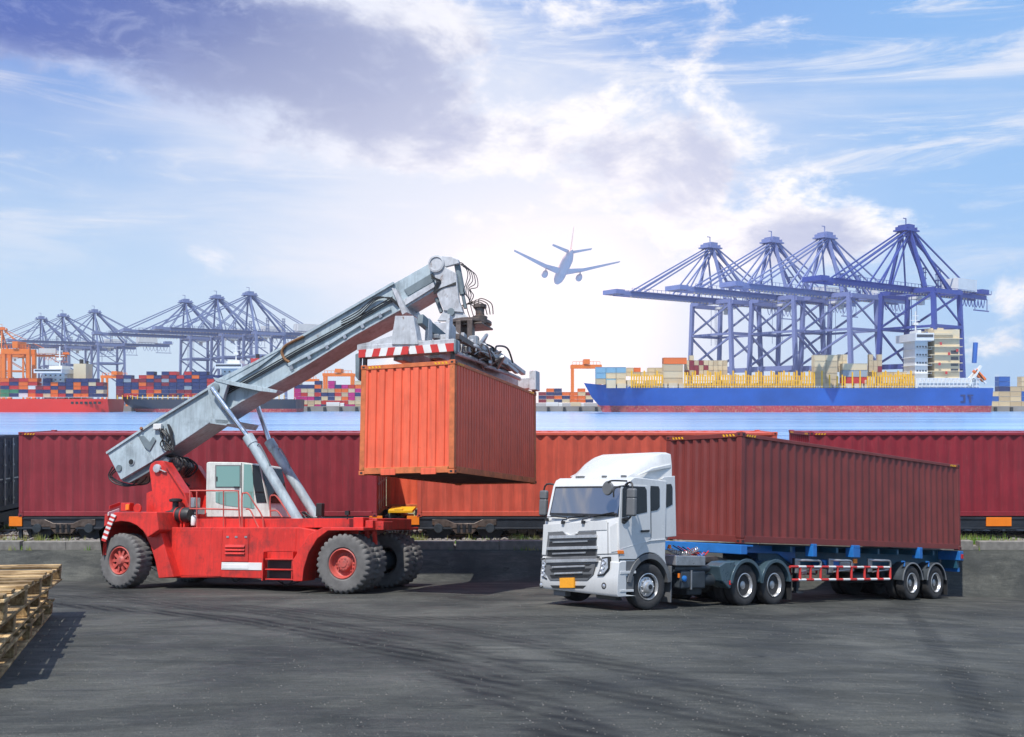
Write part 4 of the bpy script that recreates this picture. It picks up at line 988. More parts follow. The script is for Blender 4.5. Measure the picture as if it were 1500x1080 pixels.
# front cross frame
a = s1(1240, 445, -1.2); b_ = s1(1390, 498, -1.2); SB('front_frame', MB().box(a[0], b_[0]-.25, -1.25, 1.1, b_[1], a[1]), 'red', .02)
for X0, X1, Y0, Y1, y in ((1245, 1290, 440, 490, -1.5), (1300, 1335, 455, 500, -1.45), (1340, 1385, 460, 500, -1.3)):
    a = s1(X0, Y0, y); b_ = s1(X1, Y1, y); SB('tow_bracket', MB().box(a[0], b_[0], y-.1, y+.5, b_[1], a[1]), 'red', .015)
for X in (1300, 1335):
    a = s1(X, 500, -1.3); SB('stabiliser_link', MB().beam(v3(a, -1.3), (a[0]+.02, -1.25, a[1]-.45), .08, .12), 'red')
a = s1(1205, 450, -1.5); SB('front_lamp', MB().tube(v3(a, -1.45), (a[0], -1.45, a[1]+.15), .02).box(a[0]-.06, a[0]+.06, -1.5, -1.4, a[1]+.12, a[1]+.24), 'blk')
# side door, louvres, white stripe
def plate(n, X0, Y0, X1, Y1, y, t, m='red', bevel=.006): 
    a = s1(X0, Y0, y); b_ = s1(X1, Y1, y); return SB(n, MB().box(a[0], b_[0], y-t, y, b_[1], a[1]), m, bevel)
plate('side_door', 627, 518, 746, 648, yb, .022); plate('side_panel', 345, 500, 618, 716, yb, .012); plate('side_panel', 836, 494, 968, 600, yb, .012)
for k in range(3): 
    a = s1(642, 566+k*16, yb); b_ = s1(732, 578+k*16, yb); SB('louvre', MB().prism([(yb-.07, b_[1]-.01), (yb-.015, a[1]), (yb-.015, a[1]-.02), (yb-.06, b_[1]-.03)], 'x', a[0], b_[0]), 'red')
plate('louvre_recess', 644, 568, 730, 612, yb-.021, .003, 'blk', 0)
for X in (650, 690, 735): plate('door_catch', X-6, 528, X+6, 537, yb-.022, .015, 'tankm')
plate('reflective_stripe', 622, 650, 830, 688, yb-.002, .014, 'stripew'); plate('stripe_hinge', 624, 660, 745, 682, yb-.016, .01, 'stripew')
# steps
for k, Y in enumerate((632, 680, 726)):
    a = s1(835, Y, yb-.1); b_ = s1(968, Y+8, yb-.1); SB('step', MB().box(a[0], b_[0], yb-.22, yb+.05, b_[1], a[1]), 'red', .008)
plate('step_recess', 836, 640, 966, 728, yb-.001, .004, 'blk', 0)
for X in (832, 970): a = s1(X, 600, yb); b_ = s1(X, 735, yb); SB('step_side', MB().box(a[0]-.02, a[0]+.02, yb-.2, yb, b_[1], a[1]), 'red')
for X0, X1, Y in ((645, 690, 725), (860, 975, 738), (880, 930, 742)):
    a = s1(X0, Y, yb); b_ = s1(X1, Y, yb); SB('cable_loop', MB().path(curve([v3(a, -1.2), ((a[0]*.6+b_[0]*.4), -1.2, a[1]-.12), (b_[0], -1.2, b_[1])]), .018), 'blk')
# boom support tower
tw = [s1(288, 215, -.8), s1(295, 192, -.8), s1(315, 178, -.8), s1(345, 176, -.8), s1(372, 186, -.8), s1(465, 330, -.8), s1(500, 440, -.8), s1(500, 490, -.8), s1(320, 490, -.8), s1(312, 400, -.8)]
SB('boom_tower', MB().prism(tw, 'y', -.86, -.62), 'red', .02); SB('boom_tower', MB().prism(tw, 'y', .62, .86), 'red', .02)
br = [s1(400, 300, 0), s1(470, 420, 0), s1(480, 480, 0), s1(330, 480, 0), s1(330, 330, 0)]; SB('tower_cross_plate', MB().prism(br, 'y', -.61, .61), 'red')
fl_ = MB()
p = [s1(372, 186, -.8), s1(465, 330, -.8), s1(500, 440, -.8)]
for a, b_ in zip(p, p[1:]): fl_.beam(v3(a, -.82), v3(b_, -.82), .36, .05)
SB('tower_flange', fl_, 'red')
a = s1(320, 212, -.9); SB('pivot_pin', MB().lathe([(.13, 0), (.13, -.08), (.05, -.1)], (a[0], -.86, a[1]), 'y', 20).beam((a[0], -.9, a[1]), (a[0]+.33, -.9, a[1]-.12), .03, .07, (0, 1, 0)), 'spread', .01)
# air cleaner
a = s1(350, 430, -1.1); b_ = s1(480, 425, -1.1)
ac = MB().lathe([(.05, 0), (.17, .02), (.22, .08), (.23, .6), (.2, .68), (.1, .72)], (s1(388, 0+428, -1.1)[0], -1.1, a[1]), 'x', 24); acp = SB('air_cleaner', ac, 'blk')
for k in (.22, .42): MB().lathe([(.238, 0), (.238, .04)], (s1(388, 428, -1.1)[0]+k, -1.1, a[1]), 'x', 24).build('clamp_band', K['red'], acp, SF)
q = s1(405, 400, -1.1); SB('air_intake', MB().tube(v3(q, -1.1), (q[0], -1.1, q[1]+.25), .09, 16).lathe([(.16, .2), (.19, .22), (.19, .28), (.1, .31)], (q[0], -1.1, q[1]), 'z', 20), 'blk')
q = s1(352, 475, -1.1); SB('intake_elbow', MB().path(curve([v3(q, -1.1), (q[0], -1.1, q[1]+.2), (q[0]+.07, -1.1, q[1]+.3), (q[0]+.3, -1.1, q[1]+.34)]), .10, 14), 'blk')
for X in (440, 455): q = s1(X, 470, -1.1); SB('filter_bracket', MB().box(q[0]-.03, q[0]+.03, -1.2, -1.0, q[1]-.1, q[1]+.15), 'red')
q = s1(490, 372, -1.0); SB('hydraulic_valve', MB().box(q[0]-.1, q[0]+.1, -1.1, -.8, q[1]-.15, q[1]+.15).box(q[0]-.05, q[0]+.2, -1.0, -.7, q[1]-.35, q[1]-.15), 'tankm', .02)
q = s1(490, 470, -1.15); SB('reservoir', MB().lathe([(.07, 0), (.08, .05), (.08, .25), (.04, .3)], (q[0], -1.15, q[1]-.05), 'z', 14), 'stripew')
# cab
yc0, yc1 = -.62, .62
cabp = [s1(549, 184, yc0), s1(560, 181, yc0), s1(720, 183, yc0), s1(798, 195, yc0), s1(836, 375, yc0), s1(850, 440, yc0), s1(545, 440, yc0)]
cab = SB('cab', MB().prism(cabp, 'y', yc0, yc1), 'white', .035)
def cplate(n, pts, y, t, m, bevel=0, parent=cab): return MB().prism([s1(X, Y, y) for X, Y in pts], 'y', y-t, y).build(n, K[m], parent, SF, bevel)
cplate('window_frame', [(592, 196), (711, 196), (711, 302), (592, 302)], yc0, .012, 'grey', .003); cplate('window', [(597, 201), (706, 201), (706, 297), (597, 297)], yc0-.012, .008, 'glassg')
cplate('window', [(594, 322), (700, 322), (700, 392), (640, 385), (594, 370)], yc0, .012, 'glassg')
cplate('window', [(727, 192), (760, 194), (768, 250), (775, 400), (722, 392)], yc0, .014, 'glassg')
cplate('windscreen', [(765, 194), (797, 200), (832, 372), (786, 372), (770, 280)], yc0, .016, 'glassk')
ws = MB(); p0, p1 = s1(801, 205, yc0), s1(837, 372, yc0); ws._add([(p0[0]+.02, yc0+.06, p0[1]), (p0[0]+.02, yc1-.06, p0[1]), (p1[0]+.02, yc1-.06, p1[1]), (p1[0]+.02, yc0+.06, p1[1])], [(0, 1, 2, 3)]); ws.build('windscreen', K['glassk'], cab, SF)
cplate('door_seam', [(713, 186), (716, 186), (716, 438), (713, 438)], yc0, .006, 'blk'); cplate('door_handle', [(680, 296), (704, 296), (704, 303), (680, 303)], yc0-.012, .03, 'blk')
cplate('hinge', [(597, 250), (602, 250), (602, 272), (597, 272)], yc0-.02, .01, 'blk')
a = s1(700, 181, 0); b_ = s1(800, 184, 0)
# red handrails
def rail(pts, y, r_=.022): SB('handrail', MB().path(curve([v3(s1(X, Y, y), y) for X, Y in pts], 4), r_, 8), 'redrim')
yh = -1.35
rail([(473, 400), (474, 322), (482, 316), (600, 316), (690, 317), (700, 325), (702, 400), (710, 515)], yh); rail([(473, 400), (600, 402), (705, 405)], yh)
for X in (505, 630): SB('handrail', MB().tube(v3(s1(X, 316, yh), yh), v3(s1(X, 490, yh), yh), .018), 'redrim')
rail([(718, 515), (716, 345), (728, 328), (745, 330), (770, 370), (812, 440), (815, 510)], yh); rail([(735, 402), (755, 408), (780, 460), (815, 540), (820, 608)], yh)
rail([(850, 440), (848, 350), (862, 338), (880, 345), (915, 395), (943, 440)], -1.1); rail([(852, 410), (880, 410), (905, 440)], -1.1)
# lift cylinders
def lift(yc_, top, mid, mid2, bot, pin):
    t, m1, b1 = (top, mid, bot)
    SB('lift_cylinder', MB().tube(v3(b1, yc_), v3(m1, yc_), .145, 20), 'boom')
    d = (Vector(v3(m1, yc_))-Vector(v3(b1, yc_))).normalized(); mm = Vector(v3(m1, yc_))
    SB('cylinder_head', MB().tube(mm-d*.28, mm+d*.03, .165, 20), 'boom'); SB('piston_rod', MB().tube(mm, Vector(v3(t, yc_)), .075, 16), 'chrome')
    bb = Vector(v3(b1, yc_)); SB('cylinder_pin', MB().tube(bb-Vector((0, .26, 0)), bb+Vector((0, .26, 0)), .1, 16), 'greasy')
    SB('hydraulic_pipe', MB().path(curve([mm-d*.35+Vector((.15, -.05, 0)), mm-d*.3+Vector((.26, -.05, 0)), mm-d*.9+Vector((.22, -.05, 0)), mm-d*1.1+Vector((.14, -.05, 0))]), .02), 'boomd')
lift(-1.0, s2(530, 630, -.78), s1(745, 65, -1.0), None, s1(1020, 522, -1.0), None)
lift(1.0, s2(690, 640, 1.0), s1(845, 88, 1.0), None, s1(1075, 455, 1.0), None)
a = s1(1030, 500, -.9)
for k, (dx, dz_) in enumerate(((.0, .2), (.15, .1), (.1, -.1), (.25, .05))):
    SB('hydraulic_hose', MB().path(curve([(a[0]-.1, -1.15, a[1]+.5), (a[0]+.1+dx, -1.2, a[1]+.25+dz_), (a[0]+.3, -1.15, a[1]-.05), (a[0]+dx*.4, -1.1, a[1]-.25)]), .025), 'blk')
for sy in (-1.0, 1.0):
    a = s1(1020, 522, -1.0); SB('cylinder_bracket', MB().prism([(a[0]-.25, a[1]-.35), (a[0]+.35, a[1]-.35), (a[0]+.15, a[1]+.15), (a[0]-.12, a[1]+.12)], 'y', sy-.28, sy-.18), 'chas', .01)
a = s1(1090, 390, 1.0); SB('cylinder_pin', MB().box(a[0]-.1, a[0]+.1, .8, 1.0, a[1]-.3, a[1]+.1), 'blk', .02)
# boom: outer box
yB = -.50
ob = [(157, 663), (230, 615), (307, 568), (417, 507), (500, 459), (576, 414), (592, 454), (570, 466), (520, 492), (430, 548), (353, 590), (317, 613), (240, 665), (178, 704)]
def Sp(px, py, y): q = S.hit(px, py, 1, y); return (q.x, q.z)
SB('outer_boom', MB().prism([Sp(a, b_, yB) for a, b_ in ob], 'y', yB, -yB), 'boom', .025)
# web and flanges on the near face
def strip(n, pts, y, w, h, m='boom', bevel=0): 
    mb = MB(); q = [v3(Sp(a, b_, y), y) for a, b_ in pts]
    for a, b_ in zip(q, q[1:]): mb.beam(a, b_, w, h, (0, 1, 0))
    return SB(n, mb, m, bevel)
strip('top_flange', [(157, 664), (230, 616), (307, 569), (417, 508), (500, 460), (577, 415)], yB-.03, .07, .10)
strip('bottom_flange', [(317, 612), (353, 589), (430, 547), (520, 491), (590, 452)], yB-.03, .05, .10)
strip('cable_channel', [(423, 535), (480, 505), (530, 474), (572, 452)], yB-.05, .10, .10, 'boom', .01)
for k in range(6):
    x0 = 425+k*26; y0 = 537-k*15.2; strip('cable_clip', [(x0, y0+3), (x0+4, y0+.7)], yB-.1, .12, .03, 'tankm')
for k, off in enumerate((0, 3, 6)):
    pts = [(310, 590-off), (370, 556-off), (440, 516-off), (520, 473-off), (575, 441-off)]
    SB('hydraulic_pipe', MB().path([v3(Sp(a, b_, yB-.05), yB-.05) for a, b_ in pts], .018, 6), 'blk')
rc = [v3(Sp(a, b_, yB-.06), yB-.06) for a, b_ in ((445, 493), (430, 500), (418, 507), (413, 516), (417, 526), (424, 531))]
SB('rusty_cable_guide', MB().path(curve(rc), .045, 8), mat('rusty_chain', (.22, .11, .05), .8, var=.5, scale=20, bump=.6))
# rear box end plates
rp = [(158, 664), (201, 636), (224, 676), (178, 703)]; SB('boom_end_plate', MB().prism([Sp(a, b_, yB) for a, b_ in rp], 'y', yB-.03, yB-.001), 'boom', .012)
rp = [(203, 634), (228, 617), (246, 661), (226, 674)]; SB('boom_side_plate', MB().prism([Sp(a, b_, yB) for a, b_ in rp], 'y', yB-.022, yB-.001), 'boom', .01)
for px, py, rr, m in ((194, 677, .085, 'blk'), (176, 686, .10, 'boomd'), (194, 677, .11, 'boom')):
    a = Sp(px, py, yB); SB('pin', MB().lathe([(rr, 0), (rr, -.05 if rr != .11 else -.04)], (a[0], yB-.02, a[1]), 'y', 20), m)
rp = [(178, 705), (200, 690), (226, 676), (240, 668), (250, 672), (243, 685), (222, 690), (205, 700), (190, 708)]
SB('boom_foot', MB().prism([Sp(a, b_, -.4) for a, b_ in rp], 'y', -.42, .42), 'boomd', .02)
a = Sp(210, 630, yB); SB('grease_fitting', MB().tube((a[0], yB-.02, a[1]), (a[0], yB-.12, a[1]+.05), .05, 10), mat('rusty_cap', (.25, .10, .04), .8))
SB('boom_bracket', MB().prism([Sp(a, b_, yB) for a, b_ in ((205, 640), (212, 638), (221, 648), (226, 640), (230, 645), (221, 661), (213, 655))], 'y', yB-.06, yB-.03), 'boomd', .01)
a = Sp(234, 626, yB); SB('junction_box', MB().box(a[0]-.15, a[0]+.15, yB-.14, yB-.03, a[1]-.08, a[1]+.1), 'stripew', .02)
rng = random.Random(4)
for k in range(7):
    q = [(238+rng.uniform(-4, 6), 628), (243+rng.uniform(-7, 7), 640), (238+rng.uniform(-6, 12), 652), (250+rng.uniform(-5, 8), 660), (252, 640+rng.uniform(-6, 6)), (247, 622)]
    SB('hydraulic_hose', MB().path(curve([v3(Sp(a, b_, yB-.1), yB-.08-.03*k*.4) for a, b_ in q]), .02), 'blk')
for k in range(3):
    q = [(165+k*3, 684), (159-k, 697), (168+k*4, 708), (190+k*4, 712-k), (206+k*3, 700+k*3), (214, 690)]
    SB('hydraulic_hose', MB().path(curve([v3(Sp(a, b_, -.3), -.3+.1*k) for a, b_ in q]), .022), 'blk')
for k in range(5):
    q = [(240, 672), (262+k*2, 668+k), (276+k*2, 676+k*2), (272, 690+k*2), (262-k, 698), (268+k, 712)]
    SB('hydraulic_hose', MB().path(curve([v3(Sp(a, b_, 0), -.3+.12*k) for a, b_ in q]), .03), 'blk')
SB('swivel_block', MB().prism([Sp(a, b_, -.2) for a, b_ in ((244, 672), (262, 668), (272, 684), (262, 700), (250, 690))], 'y', -.3, .3), 'greasy', .03)
# lift bracket on the boom
bk = [(303, 566), (322, 554), (352, 557), (400, 569), (417, 575), (398, 580), (352, 606), (343, 620), (316, 622), (312, 600)]
for y0 in (-.80, .62):
    SB('lift_bracket', MB().prism([Sp(a, b_, y0) for a, b_ in ((303, 566), (320, 555), (334, 561), (328, 580), (324, 600), (342, 622), (316, 621), (309, 595))], 'y', y0, y0+.14), 'boom', .015)
SB('lift_bracket_top', MB().prism([Sp(a, b_, yB) for a, b_ in ((321, 555), (345, 560), (392, 569), (415, 574), (413, 578), (388, 575), (345, 566), (325, 561))], 'y', yB-.32, yB), 'boom', .01)
SB('lift_bracket_base', MB().prism([Sp(a, b_, yB) for a, b_ in ((317, 615), (345, 617), (340, 625), (316, 622))], 'y', -.8, .8), 'boom', .01)
a = Sp(316, 569, -.8); SB('bracket_pin', MB().lathe([(.15, 0), (.15, -.06), (.09, -.08)], (a[0], -.8, a[1]), 'y', 22), 'boomd')
gs = [(300, 568), (360, 535), (420, 510), (330, 566)]; SB('gusset_plate', MB().prism([Sp(a, b_, yB-.02) for a, b_ in ((318, 556), (420, 508), (378, 540), (345, 560))], 'y', yB-.06, yB-.02), 'boom', .01)
# inner boom
ib = [(570, 419), (632, 384), (648, 398), (640, 424), (596, 450), (576, 455)]
SB('inner_boom', MB().prism([Sp(a, b_, -.40) for a, b_ in ib], 'y', -.40, .40), 'boom', .02)
SB('inner_boom_recess', MB().prism([Sp(a, b_, -.40) for a, b_ in ((592, 425), (634, 400), (637, 412), (598, 434))], 'y', -.43, -.401), 'boomd', .01)
SB('slide_strip', MB().prism([Sp(a, b_, -.40) for a, b_ in ((592, 440), (636, 414), (638, 421), (595, 448))], 'y', -.46, -.401), 'spread', .01)
cl_ = [(574, 422), (581, 424), (597, 458), (590, 462)]; SB('boom_collar', MB().prism([Sp(a, b_, -.56) for a, b_ in cl_], 'y', -.60, .6), 'spread', .015)
for y0 in (-.5, .38):
    hp = [(630, 384), (637, 377), (648, 375), (660, 376), (671, 380), (672, 386), (652, 391), (668, 400), (672, 440), (678, 458), (650, 455), (640, 432), (636, 400)]
    SB('boom_head', MB().prism([Sp(a, b_, y0) for a, b_ in hp], 'y', y0, y0+.12), 'spread', .02)
a = Sp(639.5, 387, -.5); SB('head_pin', MB().lathe([(.25, 0), (.25, -.05), (.2, -.06), (.19, -.03), (.02, -.03)], (a[0], -.5, a[1]), 'y', 28), 'spread')
for y0 in (-.3, .3): SB('tilt_cylinder', MB().tube(v3(Sp(669, 384, y0), y0), v3(Sp(678, 432, y0), y0), .09, 16).tube(v3(Sp(678, 432, y0), y0), v3(Sp(682, 452, y0), y0), .05), 'boomd')
SB('tilt_cylinder', MB().tube(v3(Sp(639, 437, -.2), -.2), v3(Sp(647, 458, -.2), -.2), .06, 12), 'boomd')
for k in range(5):
    q = [(672, 386), (680+k*2, 388+k*2), (687+k, 402+k*3), (684-k, 418), (681+k, 428), (690-k*3, 440)]
    SB('hydraulic_hose', MB().path(curve([v3(Sp(a, b_, -.3), -.4+.15*k) for a, b_ in q]), .014), 'blk')
for k in range(4):
    q = [(632, 402+k*2), (640+k*2, 412), (636, 425+k*2), (648, 422), (668, 414+k)]
    SB('hydraulic_hose', MB().path(curve([v3(Sp(a, b_, -.5), -.52) for a, b_ in q]), .014), 'blk')
for k in range(3):
    SB('hydraulic_hose', MB().path(curve([v3(Sp(a, b_, -.58), -.58) for a, b_ in ((500, 476-k*3), (525, 464-k*4), (550, 440-k*2), (570, 436+k), (580, 442+k*2), (584, 450))]), .016), 'blk')
# ------------------------------------------------------------------ hanging container and spreader
HZ = 24.0; c0 = W(665, 693, HZ); far = W(786, 709, 29.9); hh = (far-c0); Lh = hh.length; Hh = W(665, 524, HZ).z-c0.z; Wh = 2.72
HM = frame(c0, (hh.x, hh.y), NL); ex = hh.normalized(); HM = Matrix.Identity(4)
ez = Vector((0, SL, 1)); ez = (ez-ex*ez.dot(ex)).normalized(); eyy = ez.cross(ex)
HM = Matrix((ex, eyy, ez)).transposed().to_4x4(); HM.translation = c0; H = Frame(HM)
container(HM, Lh, Wh, Hh, K['crust'], K['crustf'], 'orange rust edged container hanging in the air from the reach stacker', ns=33, ne=10, d=.03, open_end='none', pat=(.62, .09, .2, .09))
for y in (.75, 1.75): pass
fp = empty  # (forklift pocket plates are part of the container below)
hc_ = [o for o in bpy.data.objects if o.name.startswith('shipping_container') and o.get('label', '').startswith('orange rust')][0]
for y in (.5, 1.65): MB().box(-.012, .05, y, y+.42, -.02, .14).build('pocket_plate', K['crust'], hc_, HM, .006)
# spreader, in the container's frame (above its roof)
sp0 = SB('spreader', MB().box(-.10, .26, -.02, Wh+.02, Hh+.20, Hh+.52), 'spread', .02, F=HM)
def HB(n, mb, m='spread', bevel=0, **k): return mb.build(n, K[m], sp0, HM, bevel, **k)
def hp_(px, py, x=-.10): q = H.hit(px, py, 0, x); return (q.y, q.z)
n = 13
for k in range(n):
    w_ = (Wh+.02)/n; y0 = -.01+k*w_; sl = .06 if k < 6 else -.06
    y1 = y0+w_; z0, z1 = Hh+.19, Hh+.40
    HB('warning_stripe', MB().prism([(y0-sl*.5, z0), (y1-sl*.5, z0), (min(y1+sl*.5, Wh+.01), z1), (max(y0+sl*.5, -.01), z1)] if 0 < k < n-1 else [(y0, z0), (y1-(sl*.5 if k == 0 else 0), z0), (y1+(sl*.5 if k == 0 else 0), z1), (y0, z1)], 'x', -.125, -.101), 'striper' if k % 2 == 0 else 'stripew')
HB('end_beam', MB().prism([hp_(523, 505), (hp_(523, 505)[0], Hh+.4), (0, Hh+.4), hp_(663, 503), hp_(612, 498), hp_(606, 464), hp_(579, 463), hp_(574, 492), hp_(545, 500)], 'x', -.09, .16), 'spread', .02)
HB('mast_plate', MB().prism([hp_(574, 505, -.12), hp_(579, 463, -.12), hp_(606, 463, -.12), hp_(613, 505, -.12)], 'x', -.14, -.091), 'spread', .012)
HB('guide_arm', MB().prism([(Wh+.02, Hh-.42), (Wh+.12, Hh-.30), (Wh+.14, Hh+.3), (Wh+.0, Hh+.34)], 'x', -.08, .08), 'boomd', .02)
HB('guide_arm', MB().prism([(-.02, Hh+.12), (-.06, Hh+.2), (-.06, Hh+.5), (.05, Hh+.5)], 'x', -.08, .08), 'boomd', .02)
HB('end_beam', MB().box(Lh-.20, Lh+.10, -.02, Wh+.02, Hh+.10, Hh+.44), 'spread', .02)
HB('corner_guide', MB().box(Lh-.28, Lh+.12, -.08, .14, Hh+.04, Hh+.66), 'spread', .02)
for x in (-.06, Lh-.1):
    for y in (.09, Wh-.09): HB('twist_lock', MB().tube((x+.12, y, Hh-.02), (x+.12, y, Hh+.22), .06, 10), 'greasy')
for y in (.55, 1.60):
    HB('spreader_beam', MB().box(.26, Lh-.2, y, y+.30, Hh+.12, Hh+.46), 'spread', .015)
HB('cross_frame', MB().box(Lh*.30, Lh*.72, .15, Wh-.15, Hh+.40, Hh+.62), 'greasy', .03)
for k in range(4): HB('telescopic_cylinder', MB().tube((.4+k*1.2, .3, Hh+.30+.05*(k % 2)), (2.0+k*1.2, .3, Hh+.34), .06, 12), 'spread')
HB('hydraulic_arm', MB().beam((1.5, .18, Hh+.75), (Lh*.62, .12, Hh+.55), .1, .14).beam((Lh*.62, .12, Hh+.55), (Lh*.74, .05, Hh+.38), .12, .1), 'spread', .02)
HB('hydraulic_arm', MB().beam((Lh*.55, .4, Hh+.9), (Lh*.90, .2, Hh+.52), .16, .14), 'spread', .03)
HB('hydraulic_arm', MB().beam((.5, .16, Hh+.7), (2.6, .1, Hh+.52), .12, .16), 'greasy', .02)
HB('slanted_brace', MB().beam((.1, 1.05, Hh+1.15), (1.9, 1.0, Hh+.80), .16, .26), 'boomd', .01)
rng = random.Random(8)
for k in range(26):
    x = rng.uniform(.4, 3.2); y = rng.uniform(.02, 1.1); z = Hh+rng.uniform(.35, .95)
    HB('valve_block', MB().box(x, x+rng.uniform(.12, .35), y, y+rng.uniform(.12, .3), z, z+rng.uniform(.1, .3)), rng.choice(('greasy', 'spread', 'boomd', 'tankm')), .02)
for k in range(30):
    x = rng.uniform(.2, 3.0); y = rng.uniform(-.02, .8); z = Hh+rng.uniform(.3, .7)
    HB('hydraulic_hose', MB().path(curve([(x, y, z), (x+rng.uniform(.1, .6), y+rng.uniform(-.2, .2), z+rng.uniform(.0, .35)), (x+rng.uniform(.3, 1.2), y+rng.uniform(-.2, .2), z+rng.uniform(-.1, .3)), (x+rng.uniform(.5, 1.8), y+.1, z-.05)]), rng.choice((.02, .028, .05)), 7), rng.choice(('greasy', 'greasy', 'tankm', 'spread', 'blk')))
for k in range(9):
    x = rng.uniform(.1, 2.4); y = rng.uniform(.1, 1.2); z = Hh+rng.uniform(.4, .9); L_ = rng.uniform(.3, .9)
    HB('actuator', MB().tube((x, y, z), (x+L_, y+rng.uniform(-.1, .1), z+rng.uniform(-.15, .15)), rng.choice((.06, .09, .12)), 14), rng.choice(('spread', 'greasy', 'tankm')))
for x, y, h in ((.35, .35, 1.25), (.9, .5, 1.1), (.35, .95, 1.2), (1.3, .35, .95)):
    HB('rotator_bracket', MB().prism([(x, Hh+.4), (x+.35, Hh+.4), (x+.28, Hh+h), (x+.08, Hh+h+.05)], 'y', y, y+.10), 'spread', .02)
# rotator between boom head and spreader (stacker frame)
def RB(n, mb, m='spread', bevel=0): return mb.build(n, K[m], st, SF, bevel)
y0 = -.45
for y0 in (-.45, .33): RB('rotator_lug', MB().prism([Sp(a, b_, y0) for a, b_ in ((640, 470), (652, 451), (658, 448), (668, 449), (680, 460), (692, 471))], 'y', y0, y0+.12), 'spread', .02)
a = Sp(660.5, 457, -.5); RB('rotator_pin', MB().lathe([(.11, 0), (.11, -.06)], (a[0], -.45, a[1]), 'y', 18), 'boomd')
a = Sp(688, 470, 0); RB('slewing_ring', MB().lathe([(.45, -.04), (.58, 0), (.62, .03), (.62, .10), (.58, .13), (.4, .15)], (a[0]+.02, 0, a[1]-.15), 'z', 36), 'greasy')
RB('slewing_ring', MB().box(a[0]-1.0, a[0]+.55, -.5, .5, a[1]-.22, a[1]-.16), 'greasy', .02)
RB('rotator_housing', MB().lathe([(.42, 0), (.5, .1), (.48, .9), (.5, .95)], (a[0]-.35, 0, a[1]-1.05), 'z', 28), 'greasy')
RB('rotator_frame', MB().box(a[0]-1.1, a[0]+.3, -.6, .6, a[1]-1.15, a[1]-.95), 'spread', .02)
for x in (-.85, -.2, .15): RB('rotator_post', MB().box(a[0]+x, a[0]+x+.16, -.62, -.42, a[1]-1.0, a[1]-.1), rng.choice(('greasy', 'spread')), .02)
q = Sp(703, 462, -.2)
RB('rotator_motor', MB().lathe([(.20, -.25), (.22, -.05), (.12, 0), (.13, .2), (.19, .21), (.19, .3), (.1, .31)], (q[0], -.2, q[1]), 'z', 20), 'greasy')
for k in range(6):
    b0 = Vector((q[0]-.5+k*.12, -.3, q[1]-.1)); RB('hydraulic_hose', MB().path(curve([b0, b0+Vector((-.1, 0, .35+.04*k)), b0+Vector((.25, .05, .42)), b0+Vector((.45-.03*k, .1, .1))]), .016), 'greasy')
q = Sp(655, 490, -.7)
RB('side_plate', MB().prism([Sp(a, b_, -.7) for a, b_ in ((629, 475), (660, 472), (668, 486), (684, 496), (666, 505), (651, 498), (636, 484))], 'y', -.75, -.6), 'spread', .02)
# ------------------------------------------------------------------ timber pallets
def wood():
    m = bpy.data.materials.new('weathered_wood'); m.use_nodes = True; nt = m.node_tree; N = nt.nodes.new; L = nt.links.new
    b = nt.nodes['Principled BSDF']; b.inputs['Roughness'].default_value = .85; tc = N('ShaderNodeTexCoord'); oi = N('ShaderNodeObjectInfo')
    va = N('ShaderNodeVectorMath'); va.operation = 'ADD'; L(tc.outputs['Object'], va.inputs[0]); L(oi.outputs['Random'], va.inputs[1])
    def nz(sc, st_, det=7):
        mp = N('ShaderNodeMapping'); mp.inputs['Scale'].default_value = st_; L(va.outputs[0], mp.inputs[0]); n = N('ShaderNodeTexNoise'); L(mp.outputs[0], n.inputs[0]); n.inputs['Scale'].default_value = sc; n.inputs['Detail'].default_value = det; n.inputs['Roughness'].default_value = .65; return n.outputs[0]
    g = nz(1.6, (1.2, 14, 14)); r = N('ShaderNodeValToRGB'); L(g, r.inputs[0]); e = r.color_ramp.elements; e[0].position = .35; e[1].position = .68; e[0].color = (.26, .15, .06, 1); e[1].color = (.80, .58, .30, 1)
    s = nz(2.2, (1, 1, 1)); r2 = N('ShaderNodeValToRGB'); L(s, r2.inputs[0]); e = r2.color_ramp.elements; e[0].position = .42; e[1].position = .62; e[0].color = (.34, .30, .22, 1); e[1].color = (1, 1, 1, 1)
    x = N('ShaderNodeMix'); x.data_type = 'RGBA'; x.blend_type = 'MULTIPLY'; x.inputs[0].default_value = .85; L(r.outputs[0], x.inputs[6]); L(r2.outputs[0], x.inputs[7])
    mr = N('ShaderNodeMapRange'); L(oi.outputs['Random'], mr.inputs[0]); mr.inputs[3].default_value = .55; mr.inputs[4].default_value = 1.25
    hv = N('ShaderNodeHueSaturation'); L(x.outputs[2], hv.inputs['Color']); L(mr.outputs[0], hv.inputs['Value']); L(hv.outputs[0], b.inputs['Base Color'])
    bn = N('ShaderNodeBump'); bn.inputs['Strength'].default_value = .6; bn.inputs['Distance'].default_value = .02; L(g, bn.inputs['Height']); L(bn.outputs[0], b.inputs['Normal']); return m
K['wood'] = wood()
pc = on_ground(77, 901); pb_ = on_ground(0, 986); hd2 = (pb_-pc).normalized(); PM = frame(pc, (hd2.x, hd2.y), NL)     # x along the long side towards the camera
PM = PM @ Matrix.Diagonal((1, -1, 1, 1)) if 0 else PM
LP, WP = 9.6, 5.2
sgn = -1   # deck extends to -y?  ey = n x ex
eyw = PM.to_3x3() @ Vector((0, 1, 0)); sgn = 1 if eyw.x < 0 else -1
